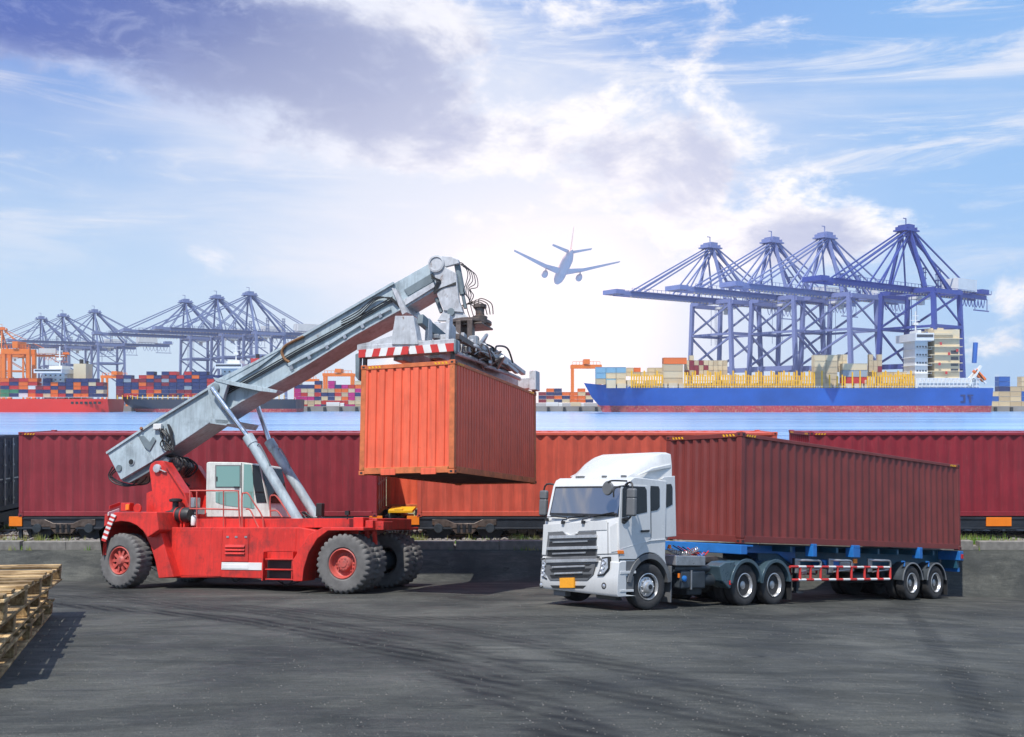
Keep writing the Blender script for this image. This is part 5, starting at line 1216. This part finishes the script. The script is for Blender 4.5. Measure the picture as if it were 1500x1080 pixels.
def pallet(z0, dx, dy, rz, label):
    M = PM @ Matrix.Translation((dx, dy*sgn, z0)) @ Matrix.Rotation(rz, 4, 'Z'); r = empty('wooden_pallet', M, label, 'pallet', 'stacked wooden pallets'); F = WM[r.name]; rng = random.Random(int(z0*100)+5)
    hgt = .335
    def BX(n, x0, x1, y0, y1, za, zb_, j=.012):
        mb = MB().box(-(x1-x0)/2, (x1-x0)/2, -(y1-y0)/2, (y1-y0)/2, -(zb_-za)/2, (zb_-za)/2)
        q = F @ Matrix.Translation(((x0+x1)/2+rng.uniform(-j, j), sgn*(y0+y1)/2, (za+zb_)/2)) @ Matrix.Rotation(rng.uniform(-.008, .008), 4, 'Z') @ Matrix.Rotation(rng.uniform(-.006, .006), 4, 'X')
        # boards run along local x of the mesh for the grain
        mb.build(n, K['wood'], r, q, .012)
    for k, y in enumerate((0, 1.25, 2.5, 3.75, 4.95)):
        if y > 2.6 and 0: continue
        BX('bearer', .0, LP, y, y+.09, .245, .29)               # long boards under the deck
        BX('bottom_board', .0, LP, y, y+.2, .0, .045)
        for q in range(5):
            x = .02+q*(LP-.45)/4; BX('block', x, x+.38, y+.005, y+.185, .047, .243)
    k = 0; x = 0.
    while x < LP-.3:
        w = rng.choice((.36, .42, .5)); x1 = x+w
        mb = MB().box(-WP/2, WP/2, -w/2, w/2, -.022, .022); jj = rng.uniform(-.05, .05)
        if rng.random() > .06:
            q = F @ Matrix.Translation(((x+x1)/2, sgn*(WP/2-.02+jj), .314+rng.uniform(-.004, .006))) @ Matrix.Rotation(R(90)+rng.uniform(-.012, .012), 4, 'Z')
            mb.build('deck_board', K['wood'], r, q, .01)
        x = x1+rng.uniform(.40, .62)
pallet(0, 0, 0, 0, 'lowest wooden pallet of the stack at the left edge, on the asphalt')
pallet(.345, .05, .09, R(.5), 'middle wooden pallet of the stack at the left edge')
pallet(.69, -.06, -.12, R(-.3), 'topmost wooden pallet of the stack at the left edge')
# ------------------------------------------------------------------ truck
P0 = on_ground(945, 893); th = Vector((.768, .640, 0)).normalized()
hx = -th; n_ = Vector(NR).normalized(); exT = (hx-n_*hx.dot(n_)).normalized(); eyT = n_.cross(exT)
TO = P0-eyT*1.12; TM = Matrix((exT, eyT, n_)).transposed().to_4x4(); TM.translation = TO; T = Frame(TM)
tk = empty('tractor_truck', TM, 'white tractor truck with orange number plate pulling the brown container', 'truck'); TF = TM
def t4(X, Y, y): q = T.hit(770+X/3.571, 620+Y/3.571, 1, y); return (q.x, q.z)
def t5(X, Y, y): q = T.hit(1130+X/4.054, 620+Y/4.054, 1, y); return (q.x, q.z)
YS = 1.25
xf = t4(492, 880, YS)[0]
def f4(X, Y, x=None): q = T.hit(770+X/3.571, 620+Y/3.571, 0, xf if x is None else x); return (q.y, q.z)
def TB(n, mb, m='truckw', bevel=0, parent=None, **k): return mb.build(n, K[m] if isinstance(m, str) else m, parent or tk, TF, bevel, **k)
zb = .33; zws = t4(484, 500, YS)[1]; zwt = t4(492, 322, YS)[1]; zrf = t4(510, 276, YS)[1]
xr = t4(738, 600, YS)[0]; xr2 = t4(786, 400, YS)[0]
zdoor = t4(735, 600, YS)[1]
arc = [(.66*math.cos(R(a)), .52+.66*math.sin(R(a))) for a in range(0, 181, 12)]
xs_ = arc[0][0]
prof = [(xf-.02, zb), (xf, zb+.1), (xf, zws-.12), (xf-.05, zws), (xf-.22, zwt), (xf-.30, zrf-.06), (xf-.42, zrf), (xr, zrf-.02), (xr, 1.35), (-.80, 1.28), (-.78, .95)]
arcp = [(.70*math.cos(R(a)), .50+.74*math.sin(R(a))) for a in range(150, -1, -12)]
prof = [(xf-.02, zb), (xf, zb+.1), (xf, zws-.12), (xf-.05, zws), (xf-.22, zwt), (xf-.30, zrf-.06), (xf-.42, zrf), (xr, zrf-.02), (xr, 1.12)]+arcp+[(.70, .40), (.72, zb)]
print('TRUCK', xf, xr, xr2, zws, zwt, zrf, zdoor, T.hit(788, 872, 0, xf).y)
cab = TB('cab', MB().prism(prof, 'y', -1.22, 1.22), 'truckw', .075, seg=4)
def cb(n, mb, m, bevel=0, **k): return mb.build(n, K[m], cab, TF, bevel, **k)
# windscreen on its raked plane
def wsp(u, v, off=.0):      # u across -1..1 (+ = near side), v 0..1 up
    z = zws+.05+(zwt-zws-.10)*v; x = xf-.05-.17*(v*.86+.07); bow = -.05*u*u
    return (x+off+bow+.0, u*1.12, z+off*.2)
def wgrid(name, m, u0, u1, v0, v1, off, nu=14, nv=3):
    mb = MB(); nn = nu+1
    mb._add([wsp(u0+(u1-u0)*i/nu, v0+(v1-v0)*j/nv, off) for j in range(nv+1) for i in range(nn)], [(j*nn+i, j*nn+i+1, (j+1)*nn+i+1, (j+1)*nn+i) for j in range(nv) for i in range(nu)])
    return mb.build(name, m, cab, TF, ang=60)
wgrid('windscreen_seal', K['blk'], -1.0, 1.0, -.02, 1.04, .062); wgrid('windscreen', K['glassd'], -.965, .965, .05, .97, .068)
# dashboard things behind glass are not visible; sun strip
# front panels
def fp_(n, pts, t, m, bevel=.01, x=None, parent=None):
    x = xf if x is None else x; q = [f4(X, Y, x+t) for X, Y in pts]
    return MB().prism(q, 'x', x-.02, x+t).build(n, K[m], parent or cab, TF, bevel)
fp_('grille_surround', [(118, 572), (195, 568), (222, 594), (248, 594), (278, 568), (368, 565), (372, 690), (402, 716), (350, 818), (118, 818), (78, 708), (104, 690)], .012, 'grey', .006)
fp_('grille_mesh', [(125, 620), (366, 612), (366, 690), (352, 812), (126, 812), (112, 700)], .016, 'blk', 0)
for k, (Y, X0, X1) in enumerate(((596, 122, 366), (622, 140, 322), (655, 108, 368), (682, 138, 312), (722, 106, 372), (752, 136, 310), (786, 150, 298))):
    big = k in (0, 2, 4)
    q = fp_('grille_bar', [(X0, Y-(9 if big else 5)+2), (X1, Y-(9 if big else 5)-4), (X1, Y+(7 if big else 4)-4), (X0, Y+(7 if big else 4)+2)], .055 if big else .035, 'tankm' if not big else 'alu', .006)
for k in range(6): 
    X = 142+k*32; fp_('grille_rib', [(X, 700), (X+5, 700), (X+5, 808), (X, 808)], .022, 'blk', 0)
em = MB(); fp_('emblem', [(206, 572), (234, 588), (262, 571), (266, 577), (236, 602), (202, 578)], .05, 'truckw', .006)
fp_('centre_panel', [(92, 530), (420, 508), (424, 560), (372, 562), (280, 566), (250, 594), (222, 594), (194, 568), (116, 572), (104, 690), (84, 690)], .014, 'truckw', .012)
for X in (428,):
    fp_('panel_seam', [(X, 520), (X+3, 520), (X+4, 690), (X+1, 690)], .004, 'grey', 0)
fp_('panel_seam', [(84, 692), (104, 692), (104, 696), (84, 696)], .016, 'grey', 0); fp_('panel_seam', [(374, 684), (486, 680), (486, 684), (374, 688)], .008, 'grey', 0)
fp_('corner_vane', [(440, 540), (476, 520), (480, 672), (446, 676)], .016, 'truckw', .012)
# bumper
bq = MB().prism([(xf-.55, .31), (xf+.03, .29), (xf+.075, .36), (xf+.06, .70), (xf+.03, 1.02), (xf-.05, 1.05), (xf-.2, 1.05), (xf-.2, .75), (.73, .60), (.73, .34)], 'y', -1.24, 1.24)
bump = TB('bumper', bq, 'truckw', .05, seg=4)
fp_('bumper_centre', [(104, 702), (374, 694), (352, 792), (320, 824), (126, 824), (92, 768)], .085, 'grey', .012, parent=bump)
for k, (Y, X0, X1) in enumerate(((722, 104, 368), (752, 136, 306), (786, 148, 294))):
    fp_('grille_bar', [(X0, Y-(9 if k == 0 else 5)+2), (X1, Y-(9 if k == 0 else 5)-4), (X1, Y+(7 if k == 0 else 4)-4), (X0, Y+(7 if k == 0 else 4)+2)], .12, 'alu', .006, parent=bump)
for a, b_ in ((740, 750), (763, 781), (794, 812)): fp_('bumper_grille', [(125, a), (345, a-4), (330, b_-4), (135, b_)], .090, 'blk', 0, parent=bump)
fp_('lower_intake', [(128, 848), (315, 850), (300, 866), (142, 864)], .08, 'blk', .006, parent=bump)
fp_('number_plate', [(177, 810), (251, 808), (251, 862), (177, 862)], .125, 'plate', .004, parent=bump)
for pts in ([(398, 702), (432, 698), (434, 760), (405, 798), (372, 800), (388, 760)], [(82, 708), (94, 704), (96, 770), (110, 818), (96, 812), (82, 780)]):
    fp_('headlight_housing', pts, .088, 'blk', .006, parent=bump)
    c = (sum(p[0] for p in pts)/len(pts), sum(p[1] for p in pts)/len(pts)); w = (max(p[0] for p in pts)-min(p[0] for p in pts))
    hl = fp_('headlight', [((p[0]-c[0])*.82+c[0], (p[1]-c[1])*.84+c[1]) for p in pts], .094, 'lens', .004, parent=bump)
    for k, dy in enumerate((-26, 0, 24)):
        q = f4(c[0]+(4-k*6)*w/60, c[1]+dy, xf+.1); MB().lathe([(.05, .0), (.06, .02), (.045, .026), (.03, .012), (.005, .01)], (xf+.085, q[0], q[1]), 'x', 18).build('headlight_bulb', K['lens'], bump, TF)
for X, Y in ((421, 852), (92, 846)):
    q = f4(X, Y); MB().lathe([(.075, 0), (.07, .006), (.06, .004)], (xf+.068, q[0], q[1]), 'x', 20).build('fog_lamp', K['blk'], bump, TF); MB().lathe([(.05, 0), (.03, .012), (.005, .014)], (xf+.07, q[0], q[1]), 'x', 16).build('fog_lamp_lens', K['lens'], bump, TF)
# panel seams as grooves: dark strips standing on the gap
def side(n, pts, t, m, bevel=0, y=1.22, parent=None): 
    return MB().prism([t4(X, Y, y+t) for X, Y in pts], 'y', y-.01, y+t).build(n, K[m], parent or cab, TF, bevel)
dr = side('door', [(500, 330), (520, 322), (636, 326), (652, 345), (655, 600), (600, 655), (580, 712), (492, 712), (488, 520)], .014, 'truckw', .01)
side('door_window', [(508, 345), (520, 328), (625, 333), (634, 350), (636, 466), (505, 494)], .022, 'glassk', .006, parent=dr)
side('door_handle', [(608, 560), (650, 558), (650, 569), (608, 571)], .05, 'blk', .008, parent=dr)
side('door_crease', [(500, 655), (650, 612), (735, 606), (735, 610), (650, 618), (500, 661)], .017, 'truckw', .004)
side('rear_quarter_window', [(655, 328), (696, 330), (702, 345), (702, 440), (690, 455), (656, 461)], .012, 'glassk', .006)
side('door_seam', [(653, 340), (656, 340), (658, 600), (655, 600)], .004, 'blk'); side('door_seam', [(491, 700), (582, 710), (582, 715), (491, 716)], .006, 'blk')
side('side_marker', [(486, 666), (514, 666), (516, 684), (488, 684)], .03, 'amber', .006)
stp = side('step_recess', [(498, 722), (574, 722), (566, 775), (498, 778)], .003, 'grey'); side('step_recess', [(498, 800), (566, 800), (564, 872), (498, 872)], .003, 'grey')
side('step', [(495, 775), (578, 772), (578, 786), (495, 790)], .03, 'truckw', .006); side('step', [(495, 872), (566, 870), (566, 882), (495, 884)], .03, 'truckw', .006)
side('lower_seam', [(488, 520), (491, 520), (494, 880), (491, 880)], .004, 'grey')
# wheel arch flare
def ring_arc(r0, r1, a0, a1, y0, y1, x=0, z=.5, sx=1, n=16):
    out = [(x+sx*r1*math.cos(R(a0+(a1-a0)*k/n)), z+r1*math.sin(R(a0+(a1-a0)*k/n))) for k in range(n+1)]
    return MB().prism(out+[(x+sx*r0*math.cos(R(a0+(a1-a0)*k/n)), z+r0*math.sin(R(a0+(a1-a0)*k/n))) for k in range(n, -1, -1)], 'y', y0, y1)
for y0, y1 in ((.86, 1.25), (-1.25, -.86)): TB('wheel_arch', ring_arc(.60, .72, 8, 172, y0, y1), 'grey', .01)
mfp = [t4(730, 715, 1.2), t4(752, 720, 1.2), t4(768, 800, 1.2), t4(770, 948, 1.2), t4(748, 945, 1.2), t4(742, 800, 1.2)]
for y0 in (.7, -1.2): TB('mudflap', MB().box(-.78, -.74, y0, y0+.5, .14, .95), 'grey', .01)
TB('chassis_guard', MB().box(.72, .9, -.9, -.5, .16, .34), 'grey', .02); TB('chassis_guard', MB().prism([(xf-.5, .33), (xf-.35, .33), (xf-.40, .17), (xf-.62, .17)], 'y', .15, .75), 'grey', .01)
# roof deflector
zf = t4(780, 155, 1.05)[1]
rings = []
def dring(x, z0, z1, w0, w1):
    return [(x, -w0, z0), (x, -w0*.99, z0+(z1-z0)*.55), (x, -w1, z1-.05), (x, -w1*.85, z1), (x, w1*.85, z1), (x, w1, z1-.05), (x, w0*.99, z0+(z1-z0)*.55), (x, w0, z0)]
x0 = xf-.48; zr = zrf-.01
for t in (0, .08, .2, .35, .55, .8, 1.0):
    x = x0+(xr2-x0)*t; h = (zf-zr)*(math.sin(min(1, t*1.05)*math.pi/2)**.75 if t else .02)
    rings.append(dring(x, zr-.02, zr+max(h, .02), .92+.20*t, .80+.27*t))
TB('roof_deflector', MB().loft(rings), 'truckw', 0, ang=50)
cre = MB(); cre.prism([t4(520, 232, 1.13), t4(640, 195, 1.13), t4(780, 188, 1.13), t4(780, 196, 1.13), t4(660, 204, 1.13), t4(560, 236, 1.13), t4(780, 262, 1.13), t4(780, 268, 1.13)], 'y', 1.02, 1.075)
for X in (268, 290, 405, 505): q = T.hit(770+X/3.571, 620+268/3.571, 0, xf-.42); TB('marker_lamp', MB().box(xf-.52, xf-.42, q.y-.05, q.y+.05, zrf-.01, zrf+.05), 'grey', .01)
for s in (1, -1):
    TB('deflector_flute', MB().prism([(x0-.15, zr+.06), (x0-.62, zr+.26), (xr2+.02, zr+.40), (xr2+.02, zr+.30), (x0-.60, zr+.18)], 'y', s*1.02, s*1.115), 'truckw', .02)
# side extender behind the cab
for s in (1, -1):
    yv = 1.2
    pts = [t4(712, 290, yv), t4(725, 281, yv), t4(782, 276, yv), t4(789, 592, yv), t4(733, 598, yv), t4(733, 440, yv), t4(722, 310, yv)]
    ext = TB('side_extender', MB().prism(pts, 'y', s*1.14, s*1.20), 'truckw', .012)
    MB().prism([t4(X, Y, 1.2) for X, Y in ((728, 320), (760, 318), (767, 335), (767, 425), (736, 443))], 'y', s*1.199, s*1.208).build('extender_window', K['glassk'], ext, TF)
TB('cab_rear', MB().box(xr2+.05, xr+.1, -1.1, 1.1, zdoor-.05, zrf-.05), 'truckw', .05)
# mirrors
def mirror(s, pts_arm, boxes):
    arm = MB().path(curve(pts_arm, 5), .022, 8); a = TB('mirror_arm', arm, 'blk')
    for c, sz in boxes: MB().box(c[0]-sz[0]/2, c[0]+sz[0]/2, c[1]-sz[1]/2, c[1]+sz[1]/2, c[2]-sz[2]/2, c[2]+sz[2]/2).build('mirror', K['grey'], a, TF, .045, seg=3)
ym = 1.50; a = t4(556, 368, ym); b_ = t4(556, 438, ym); c = t4(525, 515, 1.28); d = t4(530, 325, 1.26)
xm = a[0]
mirror(1, [(d[0], 1.2, d[1]), (xm, ym, d[1]+.02), (xm, ym, b_[1]-.15), (c[0], 1.24, c[1]+.02)], [((xm, ym, a[1]), (.12, .24, .22)), ((xm, ym, b_[1]), (.12, .24, .40))])
side('mirror_foot', [(508, 498), (538, 490), (540, 510), (520, 528), (508, 520)], .05, 'blk', .01)
yf = -1.44
mirror(-1, [(xf-.3, -1.15, d[1]+.02), (xf-.16, yf, d[1]+.0), (xf-.16, yf, b_[1]-.2), (xf-.2, -1.2, b_[1]-.25)], [((xf-.14, yf, a[1]-.03), (.12, .24, .22)), ((xf-.14, yf, b_[1]-.04), (.12, .24, .40))])
q = T.hit(770+430/3.571, 620+340/3.571, 0, xf+.18)
TB('kerb_mirror', MB().lathe([(.02, -.09), (.12, -.07), (.16, 0), (.14, .03), (.02, .03)], (q.x, q.y, q.z), 'x', 20), 'grey'); TB('mirror_arm', MB().path(curve([(xf-.25, q.y+.15, zwt+.1), (q.x, q.y+.1, zwt+.08), (q.x, q.y, q.z+.1)]), .02).path(curve([(xf-.2, q.y+.25, zwt), (q.x-.02, q.y+.2, q.z), (q.x+.02, q.y+.2, q.z-.2)]), .02), 'blk')
# wipers
for (X0, Y0, X1, Y1) in ((302, 512, 452, 468), (196, 514, 312, 482), (110, 498, 205, 494)):
    q0 = T.hit(770+X0/3.571, 620+Y0/3.571, 0, xf+.03); q1 = T.hit(770+X1/3.571, 620+Y1/3.571, 0, xf+.01)
    w = MB().path([q0, q0+Vector((.03, 0, .03)), q0.lerp(q1, .5)+Vector((.02, 0, .03)), q1], .013); w.beam(q0.lerp(q1, .22)+Vector((-.01, 0, .05)), q1+Vector((-.01, .05, 0)), .02, .03)
    w.box(q0.x-.03, q0.x+.03, q0.y-.04, q0.y+.04, q0.z-.06, q0.z+.01); TB('wiper', w, 'blk')
# tractor chassis
for y in (-.42, .42): TB('frame_rail', MB().box(-4.9, .8, y-.04, y+.04, .72, .98), 'chas', .01)
def tpx(px, y=1.15, z=.5):    # local x of a wheel seen at photo column px
    o = T.inv @ Vector((0, 0, CAMZ)); best = 0
    lo, hi = -14., 3.
    for _ in range(50):
        m_ = (lo+hi)/2; p = TM @ Vector((m_, y, z)); c_ = CX+FPX*p.x/p.y
        if c_ > px: lo = m_
        else: hi = m_
    return (lo+hi)/2
rings_ = [(0, 1), (tpx(1088), 2), (tpx(1131), 2)]
RT = R(180)
for s in (1, -1):
    wheel(tk, TF, 0, s*1.08, .5, 'rim_f', 'truck', R(-6), flip=(s == 1), extra=('holes', 'cap'))
    for x in (rings_[1][0], rings_[2][0]): wheel(tk, TF, x, s*1.08, .5, 'rim_r', 'truck', 0, flip=(s == 1), dual=.33, extra=('hub_r',))
for x in (0, rings_[1][0], rings_[2][0]): TB('axle', MB().tube((x, -.9, .5), (x, .9, .5), .1, 12).lathe([(.1, -.25), (.26, -.1), (.26, .1), (.1, .25)], (x, 0, .5), 'x', 16), 'chas')
for s in (1, -1):
    for x in (rings_[1][0], rings_[2][0]):
        f = ring_arc(.56, .60, 5, 172, s*.78, s*1.26, x=x, z=.5, n=18); fe = TB('fender', f, 'fend', .012)
        ring_arc(.555, .64, 5, 172, s*1.25, s*1.29, x=x, z=.5, n=18).build('fender_lip', K['fend'], fe, TF, .01)
    xa_ = rings_[1][0]+.6
    TB('fender_front', MB().prism([(xa_-.04, .45), (xa_+.02, .42), (xa_+.30, .60), (xa_+.42, .95), (xa_+.2, 1.05), (xa_-.2, 1.08), (xa_-.1, .7)], 'y', s*.80, s*1.24), 'fend', .03)
    TB('mudflap', MB().box(rings_[2][0]-.68, rings_[2][0]-.66, s*.8, s*1.26, .12, .75), 'blk', .005)
    TB('side_lamp', MB().box(xa_+.0, xa_+.06, s*1.25, s*1.27, .52, .62), 'redlens', .005)
# things between the axles
tkx = lambda X, y=1.0: t4(X, 760, y)[0]
TB('battery_box', MB().box(tkx(765), tkx(920), .55, 1.12, .95, 1.18), 'tankm', .02); TB('silencer', MB().tube((tkx(775), .95, .88), (tkx(960), .95, .88), .09, 16), 'chas')
TB('fuel_tank', MB().box(tkx(800), tkx(930), .5, 1.08, .42, .84), 'chas', .05); TB('tank_strap', MB().box(tkx(850), tkx(856), .49, 1.095, .41, .85), 'tankm', .005)
TB('air_tank', MB().tube((tkx(890), .9, .62), (tkx(985), .9, .62), .15, 18), 'chas'); TB('tank_cap', MB().lathe([(.07, 0), (.07, .04), (.03, .06)], (tkx(812), 1.09, .66), 'y', 16), 'blue')
TB('side_lamp', MB().box(tkx(778), tkx(786), 1.1, 1.13, .68, .78), 'amber', .004); TB('fifth_wheel', MB().prism([(-4.1, 1.0), (-2.6, 1.0), (-2.6, 1.12), (-3.2, 1.16), (-4.1, 1.02)], 'y', -.5, .5), 'greasy', .03)
TB('under_box', MB().box(tkx(880), tkx(960), -.3, .8, .25, .55), 'chas', .04)
def coil(a, b_, r_, turns, m, parent=None):
    a = Vector(a); b_ = Vector(b_); pts = []
    for k in range(turns*10+1):
        t = k/(turns*10); p = a.lerp(b_, t); an = t*turns*2*math.pi; pts.append(p+Vector((0, r_*math.cos(an), r_*math.sin(an)))+Vector((0, 0, -.12*math.sin(t*math.pi))))
    return TB('coiled_air_line', MB().path(pts, .011, 5), m)
p = [t4(745, 655, .9), t4(900, 655, .9)]; coil((p[0][0], .9, p[0][1]), (p[1][0], .9, p[1][1]), .05, 16, 'tankm'); p = [t4(790, 700, .95), t4(930, 680, .95)]; coil((p[0][0], .95, p[0][1]), (p[1][0], .95, p[1][1]), .045, 14, 'blue')
for k in range(5):
    a = t4(770+k*25, 640+k*4, .8); b_ = t4(860+k*22, 700-k*8, .8); TB('air_hose', MB().path(curve([(a[0], .8, a[1]), ((a[0]+b_[0])/2, .9, a[1]-.15), (b_[0], .85, b_[1])]), .015), rng.choice(('blk', 'redlens', 'tankm')))
# ------------------------------------------------------------------ semi trailer
zc = t4(1125, 628, 1.22)[1]; xc0 = t4(1125, 600, 1.22)[0]; xc1 = t5(1128, 730, 1.22)[0]
print('CONT', zc, xc0, xc1, 'far top/bottom', TM @ Vector((xc1, 1.22, zc)))
# the trailer sits nose-high: pitch down towards the rear so that its far end lies where the photograph has it
TRM = TM
tl = empty('semi_trailer', TRM, 'blue skeletal semi trailer with red and white side guard under the brown container', 'trailer')
def LB(n, mb, m='teal', bevel=0, parent=None, **k): return mb.build(n, K[m] if isinstance(m, str) else m, parent or tl, TRM, bevel, **k)
zt2 = zc-.03
for y in (-.55, .55):
    for z0, z1, w in ((.92, .95, .16), (zt2-.03, zt2, .16), (.95, zt2-.03, .03)): LB('main_beam', MB().box(xc1+.1, xc0-1.6, y-w/2, y+w/2, z0, z1), 'teal')
    LB('gooseneck', MB().prism([(xc0+.0, zt2), (xc0, zt2-.22), (xc0-2.4, zt2-.22), (xc0-3.2, .92), (xc0-3.2, zt2)], 'y', y-.05, y+.05), 'blue', .01)
LB('front_bolster', MB().box(xc0-.22, xc0+.04, -1.22, 1.26, zt2-.24, zt2-.005), 'blue', .02); LB('rear_bolster', MB().box(xc1-.05, xc1+.2, -1.24, 1.26, zt2-.30, zt2-.005), 'blue', .02)
LB('front_beam', MB().prism([(-1.22, zt2-.05), (-.9, zt2-.20), (.9, zt2-.20), (1.22, zt2-.05), (1.22, zt2-.01), (-1.22, zt2-.01)], 'x', xc0-.5, xc0-.2), 'blue', .01)
for k in range(8):
    x = xc0-2.2-k*(xc0-xc1-2.8)/8; LB('cross_member', MB().box(x-.05, x+.05, -1.15, 1.15, zt2-.16, zt2-.02), 'teal')
for X in (252, 500, 882):
    x = t5(X, 735, 1.25)[0]; w = .18 if X == 500 else .09
    LB('twist_lock_bracket', MB().box(x-w, x+w, 1.05, 1.285, zt2-.26, zt2-.002).box(x-w*.9, x+w*.9, 1.18, 1.29, zt2-.01, zt2+.07), 'blue', .01)
x = t5(492, 762, 1.2)[0]; LB('warning_lamp', MB().box(x-.09, x+.09, 1.2, 1.24, zt2-.42, zt2-.30), 'orange', .01)
LB('rear_lamp', MB().box(xc1+.0, xc1+.14, 1.265, 1.28, zt2-.24, zt2-.10), 'redlens', .006)
for y in (-.9, .9): LB('rear_beam', MB().box(xc1+.02, xc1+.18, y-.25, y+.25, zt2-.55, zt2-.28), 'teal', .01)
LB('rear_bumper', MB().box(xc1-.02, xc1+.10, -1.15, 1.15, zt2-.66, zt2-.52), 'blue', .01)
# front marker lights on the bolster
for X in (762, 1092): 
    q = t4(X, 648, 1.0); LB('marker_lamp', MB().box(q[0]-.0, q[0]+.06, .95, 1.0, q[1]-.04, q[1]+.05), 'amber', .005)
# landing legs
for y in (-.75, .75):
    x = xc0-3.0; LB('landing_leg', MB().box(x-.07, x+.07, y-.07, y+.07, .38, 1.15).box(x-.05, x+.05, y-.05, y+.05, .28, .4).box(x-.14, x+.14, y-.14, y+.14, .25, .29), 'chas', .01)
# wheels and fenders
xt = [tpx(1333), tpx(1368)]
for s in (1, -1):
    for x in xt:
        wheel(tl, TRM, x, s*1.08, .5, 'rim_r', 'truck', 0, flip=(s == 1), dual=.33, extra=('hub_r',))
        fe = LB('fender', ring_arc(.57, .60, 8, 172, s*.80, s*1.24, x=x, n=16), 'chas', .01); ring_arc(.565, .605, 8, 172, s*1.241, s*1.255, x=x, n=16).build('fender_trim', K['tankm'], fe, TRM)
        LB('fender_bracket', MB().path([(x+.55, s*1.2, 1.12), (x+.40, s*1.2, 1.12), (x+.42, s*1.2, .98)], .025), 'blue')
    LB('mudflap', MB().box(xt[1]-.68, xt[1]-.66, s*.8, s*1.24, .12, .7), 'blk', .005)
for x in xt: LB('axle', MB().tube((x, -.9, .5), (x, .9, .5), .09, 12), 'chas')
for y in (-.55, .55): LB('spring_hanger', MB().prism([(xt[0]+.7, .95), (xt[0]+.6, .6), (xt[0]+.4, .55), (xt[1]-.4, .55), (xt[1]-.6, .6), (xt[1]-.7, .95)], 'y', y-.06, y+.06), 'chas', .01)
LB('spare_wheel', MB().lathe([(.27, -.14), (.46, -.13), (.5, -.08), (.5, .08), (.46, .13), (.27, .14)], (xt[0]+1.35, 0, .62), 'z', 28), 'rub')
# toolbox, tank
q = t5(290, 812, .9); q2 = t5(395, 868, .9); LB('toolbox', MB().prism([(q[0], q[1]), (q2[0], q[1]), (q2[0], q2[1]), (q[0]-.3, q2[1])], 'y', .45, .95), 'blue', .03)
q = t5(420, 820, .9); q2 = t5(505, 885, .9); LB('tank', MB().box(q[0], q2[0], .4, .85, q2[1], q[1]), 'tankm', .04); LB('air_tank', MB().tube((q2[0]-.1, .6, .62), (q2[0]-1.0, .6, .62), .14, 16), 'chas')
# side guards
for s in (1, -1):
    gd = LB('side_guard', MB().box(t5(200, 928, 1.2)[0], t5(230, 928, 1.2)[0], s*1.0, s*1.1, .75, .95), 'tankm')
    xa2, xb2 = t5(110, 928, 1.2)[0], t5(700, 928, 1.2)[0]; ztop = t5(500, 855, 1.2)[1]; zbot = t5(500, 928, 1.2)[1]; n = 14
    for zz in (ztop, zbot):
        for k in range(n):
            a, b_ = xa2+(xb2-xa2)*k/n, xa2+(xb2-xa2)*(k+1)/n
            MB().tube((a, s*1.2, zz), (b_, s*1.2, zz), .033 if k % 2 else .0335, 8).build('guard_rail', K['striper' if k % 2 == 0 else 'stripew'], gd, TRM)
    for X in (170, 232, 292, 392, 475, 553, 632, 705):
        x = t5(X, 890, 1.2)[0]; MB().tube((x, s*1.2, zbot), (x, s*1.2, ztop), .035, 8).build('guard_post', K['striper'], gd, TRM)
    for X0, X1 in ((190, 292), (388, 475), (620, 705)):
        a, b_ = t5(X0, 830, 1.2)[0], t5(X1, 830, 1.2)[0]; zz = t5(X0, 815, 1.2)[1]
        MB().path(curve([(a, s*1.0, zz), ((a*2+b_)/3, s*1.2, zz), (b_+.06, s*1.2, zz-.01), (b_, s*1.2, zz-.10), (b_, s*1.2, ztop)]), .032, 8).build('guard_loop', K['tankm'], gd, TRM)
        MB().box(a-.12, a+.10, s*.98, s*1.03, zz-.34, zz+.04).build('guard_bracket', K['tankm'], gd, TRM, .01); MB().tube((a, s*1.1, zbot+.2), (b_, s*1.18, ztop-.06), .025, 8).build('guard_strut', K['tankm'], gd, TRM)
# ------------------------------------------------------------------ container on the trailer
zcT = t4(1110, 42, 1.22)[1]
CM = TM @ Matrix.Translation((xc0, 1.22, zc)) @ Matrix.Rotation(math.pi, 4, 'Z')   # x runs to the rear, y across to the far side
CM = TM @ Matrix((( -1, 0, 0, xc0), (0, -1, 0, 1.22), (0, 0, 1, zc), (0, 0, 0, 1)))
container(CM, xc0-xc1, 2.44, zcT-zc, K['cbrown'], K['cbrown'], 'brown container on the blue semi trailer behind the white truck', ns=31, ne=8, d=.04)
# ------------------------------------------------------------------ sea air
hz = MB().box(-2600, 2600, -80, 2600, -7, 170)
hm_ = bpy.data.materials.new('haze'); hm_.use_nodes = True; nt = hm_.node_tree
nt.nodes.remove(nt.nodes['Principled BSDF']); pv = nt.nodes.new('ShaderNodeVolumePrincipled')
pv.inputs['Color'].default_value = (1, .93, .90, 1); pv.inputs['Density'].default_value = .00010
nt.links.new(pv.outputs[0], nt.nodes['Material Output'].inputs['Volume'])
ho = hz.build('haze', hm_, smooth=False); tag(ho, 'thin sea haze over the harbour', 'haze', kind='stuff')
